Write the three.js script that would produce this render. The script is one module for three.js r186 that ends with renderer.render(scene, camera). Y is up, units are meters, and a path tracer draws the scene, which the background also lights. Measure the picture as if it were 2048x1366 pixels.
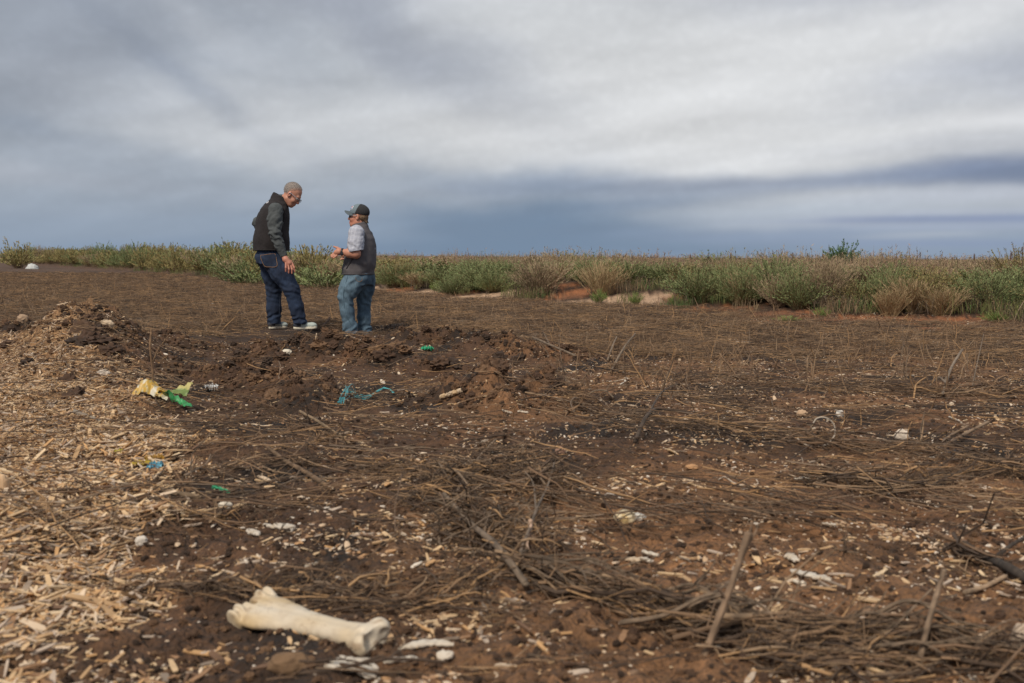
import * as THREE from 'three';
import { mergeGeometries } from 'three/addons/utils/BufferGeometryUtils.js';
import { createNoise2D, createNoise3D } from 'simplex-noise';

// ------------------------------------------------------------------ camera, sky, sun, exposure
const EXPOSURE = 2.1;
const scene = new THREE.Scene();
const camera = new THREE.PerspectiveCamera(37.87, 1024 / 683, 0.05, 6000);
camera.position.set(0, 0.888, 0);
camera.rotation.set(THREE.MathUtils.degToRad(-4.88), 0, 0.0061);
camera.focus = 11.6;
camera.userData.fStop = 7.5;
camera.updateMatrixWorld(true);
const renderer = new THREE.WebGLRenderer({ antialias: true });
renderer.toneMapping = THREE.LinearToneMapping;
renderer.toneMappingExposure = EXPOSURE;
renderer.shadowMap.enabled = true;
renderer.shadowMap.type = THREE.PCFSoftShadowMap;

function rng(seed) {
  let s = seed >>> 0;
  return () => { s = (s + 0x6d2b79f5) | 0; let t = Math.imul(s ^ (s >>> 15), 1 | s); t = (t + Math.imul(t ^ (t >>> 7), 61 | t)) ^ t; return ((t ^ (t >>> 14)) >>> 0) / 4294967296; };
}
const N2 = createNoise2D(rng(11)), N3 = createNoise3D(rng(12));
const { clamp, smoothstep, lerp } = THREE.MathUtils;
const toLin = (c) => { c /= 255; return c <= 0.04045 ? c / 12.92 : ((c + 0.055) / 1.055) ** 2.4; };
const srgb = (r, g, b) => [toLin(r), toLin(g), toLin(b)];

function makeSky() {
  const W = 2048, H = 1024, data = new Float32Array(W * H * 4);
  // banks of cloud: bearing (degrees right of the view to the men), height (degrees), half widths, tilt, colour, weight
  const B = [];
  const cloud = (px, py, rx, ry, tilt, col, w = 3) => {
    const D = 180 / Math.PI;
    B.push([Math.atan((px - 1024) / 1991) * D, Math.atan((513 - py) / 1991) * D, rx / 1991 * D, ry / 1991 * D, tilt * Math.PI / 180, srgb(...col), w]);
  };
  cloud(1480, 190, 460, 170, 0, [224, 225, 226], 7);
  cloud(1150, 60, 260, 90, 0, [212, 215, 218], 4);
  cloud(1150, 265, 420, 50, 0, [214, 215, 216], 3.2);
  cloud(650, 255, 380, 48, 6, [203, 206, 210], 2.8);
  cloud(330, 215, 260, 40, -4, [194, 198, 204], 1.8);
  cloud(830, 110, 300, 50, -27, [150, 157, 171], 4.4);
  cloud(700, 40, 300, 40, -15, [168, 174, 185], 1.6);
  cloud(340, 160, 230, 22, -32, [142, 151, 166], 3);
  cloud(1010, 130, 150, 40, -30, [176, 182, 194], 1.4);
  cloud(60, 190, 260, 70, 10, [146, 154, 167], 3.2);
  cloud(40, 40, 280, 70, 0, [147, 155, 168], 3);
  cloud(430, 90, 160, 22, -30, [186, 191, 199], 1.4);
  cloud(1900, -8, 340, 40, 5, [132, 140, 158], 5);
  cloud(1540, 30, 260, 26, -4, [182, 187, 197], 1.6);
  cloud(1950, 70, 200, 34, 4, [222, 223, 225], 2.2);
  cloud(1950, 185, 240, 42, 3, [158, 166, 183], 3.6);
  cloud(1800, 235, 170, 18, 4, [180, 186, 197], 1.8);
  cloud(2010, 252, 130, 18, 6, [224, 225, 228], 3.2);
  cloud(1900, 300, 240, 20, 3, [190, 194, 204], 2);
  cloud(1750, 362, 520, 15, 1, [114, 130, 157], 8);
  cloud(2060, 352, 190, 24, 2, [108, 123, 152], 8);
  cloud(1180, 374, 280, 24, -2, [122, 140, 164], 4.6);
  cloud(1290, 405, 170, 15, 6, [112, 131, 156], 5);
  cloud(1090, 445, 230, 46, 0, [106, 128, 153], 9); cloud(1100, 498, 420, 16, 0, [118, 138, 161], 5);
  cloud(1520, 420, 300, 22, 2, [163, 175, 190], 3);
  cloud(1950, 398, 230, 12, 1, [186, 192, 204], 4);
  cloud(1850, 428, 260, 5, 0, [176, 184, 199], 3.2);
  cloud(1890, 441, 280, 6, 0, [132, 146, 178], 4.5);
  cloud(1900, 456, 260, 4, 0, [160, 171, 192], 3);
  cloud(1830, 470, 90, 4, 2, [178, 186, 198], 3);
  cloud(1880, 485, 300, 5, 0, [138, 153, 180], 3);
  cloud(1500, 470, 260, 16, 0, [128, 146, 173], 2.5);
  cloud(150, 320, 260, 42, -10, [144, 155, 170], 2.4);
  cloud(100, 290, 160, 14, -12, [136, 148, 165], 1.6);
  cloud(120, 372, 260, 18, -5, [170, 176, 187], 2);
  cloud(330, 405, 330, 34, 0, [153, 165, 180], 2.4);
  cloud(200, 470, 420, 26, 0, [150, 163, 179], 2.4);
  cloud(700, 460, 260, 34, 0, [140, 156, 175], 2.6);
  cloud(620, 370, 260, 30, 0, [164, 173, 184], 1.6);
  const low = srgb(132, 150, 173), mid = srgb(172, 179, 188), high = srgb(170, 177, 187);
  for (let r = 0; r < H; r++) {
    const el = ((r + 0.5) / H - 0.5) * 180, sy = Math.sin(Math.max(el, 0.4) * Math.PI / 180);
    for (let c = 0; c < W; c++) {
      const th = ((c + 0.5) / W - 0.5) * 2 * Math.PI;
      let az = (th + Math.PI / 2) * 180 / Math.PI; if (az > 180) az -= 360;
      const i = (r * W + c) * 4, e = Math.max(el, 0);
      // wind-drawn streaks, the same all round the sky, on a cloud sheet overhead
      const k = 1 / (sy + 0.12), cx = Math.cos(th) * Math.cos(e * Math.PI / 180) * k, cz = Math.sin(th) * Math.cos(e * Math.PI / 180) * k;
      const ax = cx * 0.8 + cz * 0.6, az2 = -cx * 0.6 + cz * 0.8;
      const streak = N2(ax * 0.45, az2 * 1.3) * 0.55 + N2(ax * 1.1 + 7, az2 * 2.9) * 0.3 + N2(ax * 2.6, az2 * 6.2 + 3) * 0.15;
      const wa = N3(az * 0.09, e * 0.22, 1.5) * 1.1 + N3(az * 0.3, e * 0.7, 4.5) * 0.35, we = N3(az * 0.08, e * 0.2, 9.5) * 0.55 + N3(az * 0.35, e * 0.9, 14.5) * 0.16;
      const amt = smoothstep(e, 0, 5) * 0.85 + 0.15;
      const t1 = smoothstep(e, 0, 4.5), t2 = smoothstep(e, 4, 14);
      const col = [0, 1, 2].map((n) => lerp(lerp(low[n], mid[n], t1), high[n], t2));
      let ws = 1; const acc = [...col];
      for (const [ba, be, ra, re, tl, bc, bw] of B) {
        let da = az - ba; if (da > 180) da -= 360; if (da < -180) da += 360;
        if (Math.abs(da) > 45 || Math.abs(e - be) > 22) continue;
        da += wa * Math.min(1, ra / 4); const de = e - be + we * Math.min(1, re / 1.2);
        const p = (da * Math.cos(tl) + de * Math.sin(tl)) / ra, q = (-da * Math.sin(tl) + de * Math.cos(tl)) / re;
        const w = bw * Math.exp(-(p * p + q * q) * 1.1);
        if (w < 1e-4) continue;
        ws += w; for (let n = 0; n < 3; n++) acc[n] += w * bc[n];
      }
      const puff = N3(az * 0.55 + wa, e * 1.1, 30) * 0.5 + N3(az * 1.2, e * 2.4 + we, 40) * 0.3 + N3(az * 2.4, e * 4.6, 50) * 0.2;
      const m = 1 + (streak * 0.15 + (Math.abs(puff) - 0.2) * 0.11) * amt;
      for (let n = 0; n < 3; n++) data[i + n] = acc[n] / ws * m / EXPOSURE;
      data[i + 3] = 1;
    }
  }
  const t = new THREE.DataTexture(data, W, H, THREE.RGBAFormat, THREE.FloatType);
  t.mapping = THREE.EquirectangularReflectionMapping; t.magFilter = THREE.LinearFilter; t.minFilter = THREE.LinearFilter; t.needsUpdate = true;
  return t;
}
const skyTexture = makeSky();
scene.background = skyTexture; scene.environment = skyTexture;

const sun = new THREE.DirectionalLight(new THREE.Color(1, 0.90, 0.76), 1.5);
sun.position.set(-9, 24, 11); sun.target.position.set(0, 0, -8);
sun.castShadow = true; sun.shadow.radius = 22; sun.shadow.mapSize.set(2048, 2048);
Object.assign(sun.shadow.camera, { left: -30, right: 30, top: 40, bottom: -20, near: 1, far: 90 });
scene.add(sun, sun.target);

// ------------------------------------------------------------------ helpers
const used = new Map();
function numbered(name) { const k = used.get(name) ?? 0; used.set(name, k + 1); return k ? name + '_' + String(k).padStart(3, '0') : name; }
function tag(o, label, category, group, kind) { o.userData = { label, category }; if (group) o.userData.group = group; if (kind) o.userData.kind = kind; return o; }
function shadowed(o) { o.castShadow = true; o.receiveShadow = true; return o; }
function mesh(name, g, m, parent) { const o = shadowed(new THREE.Mesh(g, m)); o.name = parent ? name : numbered(name); (parent ?? scene).add(o); return o; }
function group(name, label, category, grp) { const o = new THREE.Group(); o.name = numbered(name); scene.add(o); return tag(o, label, category, grp); }
const mat = (r, g, b, rough = 0.9, extra = {}) => new THREE.MeshStandardMaterial({ color: new THREE.Color().setRGB(r, g, b), roughness: rough, ...extra });
const vmat = (rough = 0.9, extra = {}) => new THREE.MeshStandardMaterial({ vertexColors: true, roughness: rough, ...extra });
function paint(g, f) {
  const p = g.attributes.position, a = new Float32Array(p.count * 3);
  for (let i = 0; i < p.count; i++) { const c = f(p.getX(i), p.getY(i), p.getZ(i), i); a[i * 3] = c[0]; a[i * 3 + 1] = c[1]; a[i * 3 + 2] = c[2]; }
  g.setAttribute('color', new THREE.BufferAttribute(a, 3)); return g;
}
const mix3 = (a, b, t) => [a[0] + (b[0] - a[0]) * t, a[1] + (b[1] - a[1]) * t, a[2] + (b[2] - a[2]) * t];
function segDist(x, z, ax, az, bx, bz) { const dx = bx - ax, dz = bz - az, t = clamp(((x - ax) * dx + (z - az) * dz) / (dx * dx + dz * dz), 0, 1); return [Math.hypot(x - ax - dx * t, z - az - dz * t), t, (x - ax) * dz - (z - az) * dx]; }

// ------------------------------------------------------------------ lie of the land (x to the right, -z away from the photographer)
const EDGE = [[-160, -210], [-50, -98], [-20.5, -53], [-8.7, -33.7], [-3.4, -25.6], [-0.3, -20.6], [2.5, -17.8], [4.45, -15.2], [7.0, -13.6], [9.8, -12.4], [16, -10.3], [34, -6]];
function edgeDist(x, z) { // metres behind the foot of the shrub bank, negative on the stubble
  if (z > -8.5 && Math.abs(x) < 9) return -4;
  let best = 1e9, sign = 1;
  for (let i = 0; i + 1 < EDGE.length; i++) { const [d, , c] = segDist(x, z, ...EDGE[i], ...EDGE[i + 1]); if (d < best) { best = d; sign = c > 0 ? 1 : -1; } }
  return best * sign;
}
function ridge(x, z, pts) { // pts: [x, z, height, half width]
  let h = 0;
  if (!pts.box) pts.box = [Math.min(...pts.map((p) => p[0])) - 1.2, Math.max(...pts.map((p) => p[0])) + 1.2, Math.min(...pts.map((p) => p[1])) - 1.2, Math.max(...pts.map((p) => p[1])) + 1.2];
  if (x < pts.box[0] || x > pts.box[1] || z < pts.box[2] || z > pts.box[3]) return 0;
  for (let i = 0; i + 1 < pts.length; i++) {
    const a = pts[i], b = pts[i + 1], [d, t] = segDist(x, z, a[0], a[1], b[0], b[1]), w = lerp(a[3], b[3], t);
    h = Math.max(h, lerp(a[2], b[2], t) * Math.exp(-(d * d) / (w * w)));
  }
  return h;
}
const BERM = [[-4.1, -8.9, 0.20, 0.6], [-3.5, -8.2, 0.50, 0.46], [-2.8, -6.5, 0.33, 0.42], [-2.05, -4.9, 0.14, 0.45], [-1.6, -3.7, 0.05, 0.4]];
const RUT1 = [[-5.2, -10.2, 0.10, 0.3], [-4.3, -10.2, 0.10, 0.28], [-3.4, -10.1, 0.05, 0.22], [-2.7, -9.9, 0.0, 0.22], [-2.05, -10.6, 0.035, 0.22], [-1.45, -10.3, 0.035, 0.22], [-0.85, -9.8, 0.12, 0.2], [-0.1, -8.7, 0.11, 0.25], [0.6, -7.9, 0.06, 0.3]];
const RUT2 = [[-3.2, -9.1, 0.04, 0.22], [-2.3, -8.5, 0.07, 0.2], [-1.6, -8.2, 0.12, 0.2], [-1.0, -7.7, 0.09, 0.22], [-0.3, -7.0, 0.04, 0.3]];
const RUT3 = [[-1.9, -5.8, 0.06, 0.2], [-1.45, -5.4, 0.13, 0.22], [-1.05, -5.0, 0.12, 0.2], [-0.9, -4.3, 0.04, 0.2]];
const RUT4 = [[-0.3, -4.5, 0.06, 0.2], [-0.05, -4.3, 0.11, 0.22], [0.3, -4.3, 0.06, 0.22]];
function chipAmount(x, z) {
  const d = -z, xb = d < 1.7 ? lerp(-0.53, -0.66, clamp((d - 1) / 0.7, 0, 1)) : d < 3.1 ? lerp(-0.66, -0.92, (d - 1.7) / 1.4) : d < 4.8 ? lerp(-0.92, -1.75, (d - 3.1) / 1.7) : lerp(-1.75, -3.25, (d - 4.8) / 3.4);
  const n = N2(x * 2.3, z * 2.3) * 0.16 + N2(x * 6, z * 6) * 0.08;
  let c = smoothstep(xb - x + n, -0.14, 0.20 + d * 0.04);
  c *= 1 - smoothstep(d, 8.6, 9.6);
  if (d < 1.75) c *= 1 - 0.75 * smoothstep(x, -0.85, -0.5) * (1 - smoothstep(d, 1.4, 1.75)); // bare soil below the chips in the near corner
  return c;
}
function height(x, z) {
  const d = -z, far = Math.hypot(x, z);
  let h = 0.33 * (1 - smoothstep(d, 1.0, 9.5));
  const s = edgeDist(x, z), soft = 1 - 0.55 * smoothstep(far, 11, 18);
  h += 0.40 * smoothstep(s, -0.7, 2.3) + 0.05 * N2(x * 0.35, z * 0.35) * smoothstep(s, 0, 2);
  h += soft * (0.022 * N2(x * 0.8, z * 0.8) + 0.014 * N2(x * 2.6 + 5, z * 2.6));
  if (far < 60) h += 0.010 * N2(x * 6.3, z * 6.3 + 9);
  let rough = 0;
  if (far < 14) {
    const b = ridge(x, z, BERM), r = ridge(x, z, RUT1) + ridge(x, z, RUT2) + ridge(x, z, RUT3) + ridge(x, z, RUT4);
    h += b * (0.9 + 0.14 * N2(x * 2.1, z * 2.1)) + r * (1.25 + 0.8 * N2(x * 3.4, z * 3.4));
    rough = clamp(b * 2.6 + r * 7, 0, 1);
    h += rough * (0.085 * (0.45 - Math.abs(N2(x * 4.6 + 3, z * 2.8))) + 0.04 * (0.5 - Math.abs(N2(x * 13 + z * 5, z * 9))));
    // loaded-out hollow in front of the men and wheel track to the left of the heap
    h -= 0.14 * Math.exp(-(((x + 0.75) / 1.1) ** 2 + ((z + 5.9) / 1.1) ** 2)); h += 0.035 * N2(x * 1.9 + 2, z * 2.3) * Math.exp(-(((x + 1.2) / 1.6) ** 2 + ((z + 7) / 2.6) ** 2));
    h -= 0.10 * Math.exp(-(((x + 3.55 - (d - 6) * -0.45) / 0.3) ** 2)) * smoothstep(d, 4, 5.5) * (1 - smoothstep(d, 7, 8.2));
    h += 0.14 * smoothstep(-x, 4.2, 5.2) * smoothstep(d, 5.5, 7) * (1 - smoothstep(d, 9, 10.2));
    // where the two men stand
    h -= 0.06 * Math.exp(-(((x + 2.55) / 0.75) ** 4 + ((z + 10.5) / 1.0) ** 4));
    h = lerp(h, 0.005, Math.exp(-(((x + 2.58) / 0.5) ** 4 + ((z + 11.72) / 0.42) ** 4)));
    h = lerp(h, -0.135, Math.exp(-(((x + 1.8) / 0.5) ** 4 + ((z + 11.6) / 0.6) ** 4)));
  }
  if (far < 9) {
    h += 0.006 * N2(x * 17, z * 17);
    h += 0.0045 * N2(x * 39, z * 39) + 0.002 * N2(x * 90, z * 90);
  }
  return h;
}
function spot(u, v) { // the point of the ground that lies at this place of the photograph
  const dir = new THREE.Vector3((u - 1024) / 1991, (683 - v) / 1991, -1).applyQuaternion(camera.quaternion), o = camera.position;
  let t = 0.6, pt = t;
  for (let i = 0; i < 900; i++) {
    if (o.y + dir.y * t < height(o.x + dir.x * t, o.z + dir.z * t)) { let a = pt, b = t; for (let k = 0; k < 14; k++) { const m = (a + b) / 2; if (o.y + dir.y * m < height(o.x + dir.x * m, o.z + dir.z * m)) b = m; else a = m; } t = b; break; }
    pt = t; t *= 1.008;
  }
  const x = o.x + dir.x * t, z = o.z + dir.z * t;
  return new THREE.Vector3(x, height(x, z), z);
}

// ------------------------------------------------------------------ ground
const C_SOIL = [0.104, 0.053, 0.028], C_BLACK = [0.015, 0.0098, 0.007], C_BROWN = [0.25, 0.118, 0.051], C_CHIP = [0.44, 0.25, 0.12], C_RED = [0.44, 0.165, 0.062], C_SAND = [0.68, 0.45, 0.285], C_STUB = [0.058, 0.033, 0.020], C_PLAT = [0.13, 0.095, 0.06];
const SANDS = [[655, 572, 0.8, 0.5], [850, 585, 1.0, 0.30], [740, 579, 0.8, 0.26], [970, 592, 1.3, 0.36], [1255, 598, 0.95, 0.26], [1130, 606, 0.8, 0.2], [1305, 605, 0.4, 0.2], [480, 565, 1.2, 0.45]];
const REDS = [[930, 582, 0.7, 0.4], [1080, 580, 0.9, 0.22], [1160, 586, 0.7, 0.3], [1330, 600, 0.7, 0.3], [1430, 619, 0.9, 0.24], [1640, 642, 1.1, 0.34], [1560, 632, 0.7, 0.36], [1840, 647, 1.2, 0.3], [1930, 658, 1.0, 0.2], [800, 580, 0.6, 0.3], [1740, 638, 0.8, 0.22]];
const sandAt = SANDS.map(([u, v, a, b]) => { const p = spot(u, v); return [p.x, p.z, a, b]; }), redAt = REDS.map(([u, v, a, b]) => { const p = spot(u, v); return [p.x, p.z, a, b]; });
function soilColor(x, z) {
  const far = Math.hypot(x, z), s = edgeDist(x, z);
  const big = N2(x * 0.7 + 3, z * 0.7), mid = N2(x * 2.4, z * 2.4 + 8), fin = N2(x * 9, z * 9);
  let c = mix3(C_SOIL, C_BROWN, smoothstep(big * 0.5 + mid * 0.35 + fin * 0.15 + (x > 0.2 ? 0.12 : -0.22), -0.25, 0.55) * 0.75);
  c = mix3(c, C_BLACK, smoothstep(N2(x * 1.1 + 20, z * 1.1) + mid * 0.35 + fin * 0.15, 0.0, 0.5) * 0.85);
  const grit = smoothstep(N2(x * 0.55 + 1.5, z * 0.55 + 4) + 0.5 * mid * 0.4, 0.0, 0.6) * (x > -0.3 ? 1 : 0.2) * (1 - smoothstep(far, 9, 11));
  c = mix3(c, [0.31, 0.155, 0.070], grit * 0.65);
  const chips = chipAmount(x, z);
  c = mix3(c, C_CHIP, chips * 0.75);
  c = mix3(c, C_STUB, smoothstep(far, 9, 13) * 0.85);
  c = mix3(c, [0.15, 0.084, 0.050], smoothstep(far, 24, 42) * (0.7 + 0.25 * N2(x * 0.2, z * 0.1)));
  const jag = N2(x * 3.1, z * 3.1) * 0.3 + fin * 0.3;
  if (far > 9 && far < 60) {
    for (const [px, pz, a, b] of redAt) c = mix3(c, C_RED, smoothstep(1.15 - Math.hypot((x - px) / a, (z - pz) / (b * 1.7)) + jag, 0.05, 0.5));
    for (const [px, pz, a, b] of sandAt) c = mix3(c, C_SAND, smoothstep(1.1 - Math.hypot((x - px) / a, (z - pz) / (b * 1.8)) + jag, 0.05, 0.45));
  }
  c = mix3(c, [0.17, 0.085, 0.05], 0.5 * smoothstep(s, -2.2, -0.3) * smoothstep(N2(x * 0.9, z * 1.7), -0.3, 0.5) * (1 - smoothstep(s, 0.4, 1.4)));
  c = mix3(c, C_PLAT, smoothstep(s, 0.8, 3));
  const g = 1 + 0.22 * fin + 0.2 * N2(x * 31, z * 31);
  return [c[0] * g, c[1] * g, c[2] * g];
}
function grainTexture(size, seed, lo, hi, cells) { // tileable grain, as grey values lo..hi
  const R = rng(seed), out = new Float32Array(size * size), amp = [];
  let total = 0;
  cells.forEach(([n, a]) => {
    const lat = new Float32Array(n * n).map(() => R()); total += a;
    for (let y = 0; y < size; y++) for (let x = 0; x < size; x++) {
      const fx = x / size * n, fy = y / size * n, ix = Math.floor(fx), iy = Math.floor(fy), tx = fx - ix, ty = fy - iy, sx = tx * tx * (3 - 2 * tx), sy = ty * ty * (3 - 2 * ty), g = (i, j) => lat[((j + n) % n) * n + ((i + n) % n)];
      out[y * size + x] += a * lerp(lerp(g(ix, iy), g(ix + 1, iy), sx), lerp(g(ix, iy + 1), g(ix + 1, iy + 1), sx), sy);
    }
  });
  const d = new Uint8Array(size * size * 4);
  for (let i = 0; i < size * size; i++) { const v = clamp(lo + (hi - lo) * clamp((out[i] / total - 0.5) * 1.9 + 0.5, 0, 1), 0, 255); d[i * 4] = d[i * 4 + 1] = d[i * 4 + 2] = v; d[i * 4 + 3] = 255; }
  const t = new THREE.DataTexture(d, size, size, THREE.RGBAFormat); t.wrapS = t.wrapT = THREE.RepeatWrapping; t.magFilter = THREE.LinearFilter; t.needsUpdate = true; return t;
}
const grain = grainTexture(1024, 5, 110, 255, [[40, 1], [110, 1], [300, 1.3], [512, 0.9]]), bumpGrain = grainTexture(1024, 6, 0, 255, [[30, 1.2], [90, 1.1], [260, 1], [512, 0.6]]);
{
  const NX = 640, zs = [1.2];
  while (zs[zs.length - 1] > -2500) { const z = zs[zs.length - 1]; zs.push(z - Math.max(0.013, (Math.abs(z) < 14 ? 0.0052 : 0.02) * Math.abs(z))); }
  const NZ = zs.length, pos = new Float32Array(NX * NZ * 3), col = new Float32Array(NX * NZ * 3), uv = new Float32Array(NX * NZ * 2), idx = [];
  for (let j = 0; j < NZ; j++) for (let i = 0; i < NX; i++) {
    const z = zs[j], x = (i / (NX - 1) * 2 - 1) * (1.4 + Math.abs(z) * 0.8), k = j * NX + i, c = soilColor(x, z);
    pos.set([x, height(x, z), z], k * 3); col.set(c, k * 3); uv.set([x / 1.3, z / 1.3], k * 2);
    if (i + 1 < NX && j + 1 < NZ) idx.push(k, k + 1, k + NX, k + 1, k + NX + 1, k + NX);
  }
  const g = new THREE.BufferGeometry();
  g.setAttribute('position', new THREE.BufferAttribute(pos, 3)); g.setAttribute('color', new THREE.BufferAttribute(col, 3)); g.setAttribute('uv', new THREE.BufferAttribute(uv, 2)); g.setIndex(idx); g.computeVertexNormals();
  const o = mesh('ground', g, vmat(0.97, { map: grain, bumpMap: bumpGrain, bumpScale: 0.012 }));
  o.userData = { label: 'dark brown turned soil of the field with chips, ruts and a sandy bank', category: 'ground', kind: 'structure' };
  console.log('ground', NX * NZ);
}

// ------------------------------------------------------------------ shrub bank
class Leaves { // collects leaf-sized faces and thin stems with a colour each
  constructor() { this.p = []; this.c = []; }
  tri(a, b, c, col) { this.p.push(...a, ...b, ...c); for (let i = 0; i < 3; i++) this.c.push(...col); }
  blade(o, d, side, len, w, col) { // a narrow pointed leaf
    const m = [o[0] + d[0] * len * 0.45, o[1] + d[1] * len * 0.45, o[2] + d[2] * len * 0.45], t = [o[0] + d[0] * len, o[1] + d[1] * len, o[2] + d[2] * len];
    const l = [m[0] - side[0] * w, m[1] - side[1] * w, m[2] - side[2] * w], r = [m[0] + side[0] * w, m[1] + side[1] * w, m[2] + side[2] * w];
    this.tri(o, r, l, col); this.tri(l, r, t, col);
  }
  stem(pts, w0, w1, col) { // a three-sided tapering stem
    for (let i = 0; i + 1 < pts.length; i++) {
      const a = pts[i], b = pts[i + 1], ra = lerp(w0, w1, i / (pts.length - 1)), rb = lerp(w0, w1, (i + 1) / (pts.length - 1));
      for (let k = 0; k < 3; k++) {
        const t0 = k * 2.0944, t1 = t0 + 2.0944, q = (p, r, t) => [p[0] + Math.cos(t) * r, p[1], p[2] + Math.sin(t) * r];
        this.tri(q(a, ra, t0), q(a, ra, t1), q(b, rb, t0), col); this.tri(q(a, ra, t1), q(b, rb, t1), q(b, rb, t0), col);
      }
    }
  }
  build() {
    const g = new THREE.BufferGeometry();
    g.setAttribute('position', new THREE.BufferAttribute(new Float32Array(this.p), 3)); g.setAttribute('color', new THREE.BufferAttribute(new Float32Array(this.c), 3)); g.computeVertexNormals(); return g;
  }
}
const norm3 = (v) => { const l = Math.hypot(...v) || 1; return [v[0] / l, v[1] / l, v[2] / l]; };
const cross3 = (a, b) => [a[1] * b[2] - a[2] * b[1], a[2] * b[0] - a[0] * b[2], a[0] * b[1] - a[1] * b[0]];
const leafMat = vmat(0.85), stemMat = vmat(0.95);
// Nominal shrub: one metre wide and one metre tall, standing on its origin.
function makeShrub(seed, o) {
  const R = rng(seed), leaves = new Leaves(), stems = new Leaves();
  const lobes = Array.from({ length: o.lobes }, () => { const a = R() * 6.283, r = Math.sqrt(R()) * 0.26; return [Math.cos(a) * r, Math.sin(a) * r, 0.75 + R() * 0.35]; });
  for (let s = 0; s < o.stems; s++) {
    const lob = lobes[s % lobes.length], a = R() * 6.283, lean = Math.sqrt(R()) * o.spread, len = (0.72 + 0.33 * R()) * lob[2] * (1 - lean * 0.16);
    const bx = lob[0] * 0.6 + (R() - 0.5) * 0.08, bz = lob[1] * 0.6 + (R() - 0.5) * 0.08, sx = Math.cos(a) * Math.sin(lean) + lob[0] * 0.5, sz = Math.sin(a) * Math.sin(lean) + lob[1] * 0.5, up = Math.cos(lean);
    const droop = o.droop * R(), pts = [];
    for (let k = 0; k <= 4; k++) { const t = k / 4; pts.push([bx + sx * len * t, up * len * t - droop * t * t * len, bz + sz * len * t]); }
    const sc = mix3(o.stemA, o.stemB, R());
    stems.stem(pts, 0.006, 0.002, sc);
    const tone = R(), nl = Math.round(o.leaves * (0.7 + 0.6 * R()));
    for (let l = 0; l < nl; l++) {
      const t = o.from + (1 - o.from) * Math.pow(R(), 0.75), k = Math.min(3, Math.floor(t * 4)), f = t * 4 - k, p0 = pts[k], p1 = pts[k + 1], at = [lerp(p0[0], p1[0], f) + (R() - 0.5) * 0.03, lerp(p0[1], p1[1], f) + (R() - 0.5) * 0.02, lerp(p0[2], p1[2], f) + (R() - 0.5) * 0.03];
      const along = norm3([p1[0] - p0[0], p1[1] - p0[1], p1[2] - p0[2]]), dir = norm3([along[0] + (R() - 0.5) * o.flare, along[1] + (R() - 0.35) * o.flare, along[2] + (R() - 0.5) * o.flare]), side = norm3(cross3(dir, [R() - 0.5, R() - 0.5, R() - 0.5]));
      let col = mix3(o.leafA, o.leafB, clamp(tone * 0.6 + R() * 0.5, 0, 1));
      if (R() < o.seedShare) col = mix3(o.seedA, o.seedB, R());
      leaves.blade(at, dir, side, o.len * (0.6 + 0.8 * R()), o.wid * (0.7 + 0.6 * R()), col);
    }
  }
  const lg = leaves.build(), sg = stems.build(); lg.computeBoundingBox(); // brought to one metre each way
  const bb = lg.boundingBox, kx = 1.08 / (bb.max.x - bb.min.x), kz = 1.08 / (bb.max.z - bb.min.z), ys = Float32Array.from({ length: lg.attributes.position.count }, (_, i) => lg.attributes.position.getY(i)).sort(), ky = 1.0 / ys[Math.floor(ys.length * (o.dome ?? 0.985))]; lg.scale(kx, ky, kz); sg.scale(kx, ky, kz);
  for (const g of [lg, sg]) { const p = g.attributes.position; for (let i = 0; i < p.count; i++) if (p.getY(i) > 1) p.setY(i, 1 + (p.getY(i) - 1) * 0.55); g.computeVertexNormals(); }
  return { leaves: lg, stems: sg };
}
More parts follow.
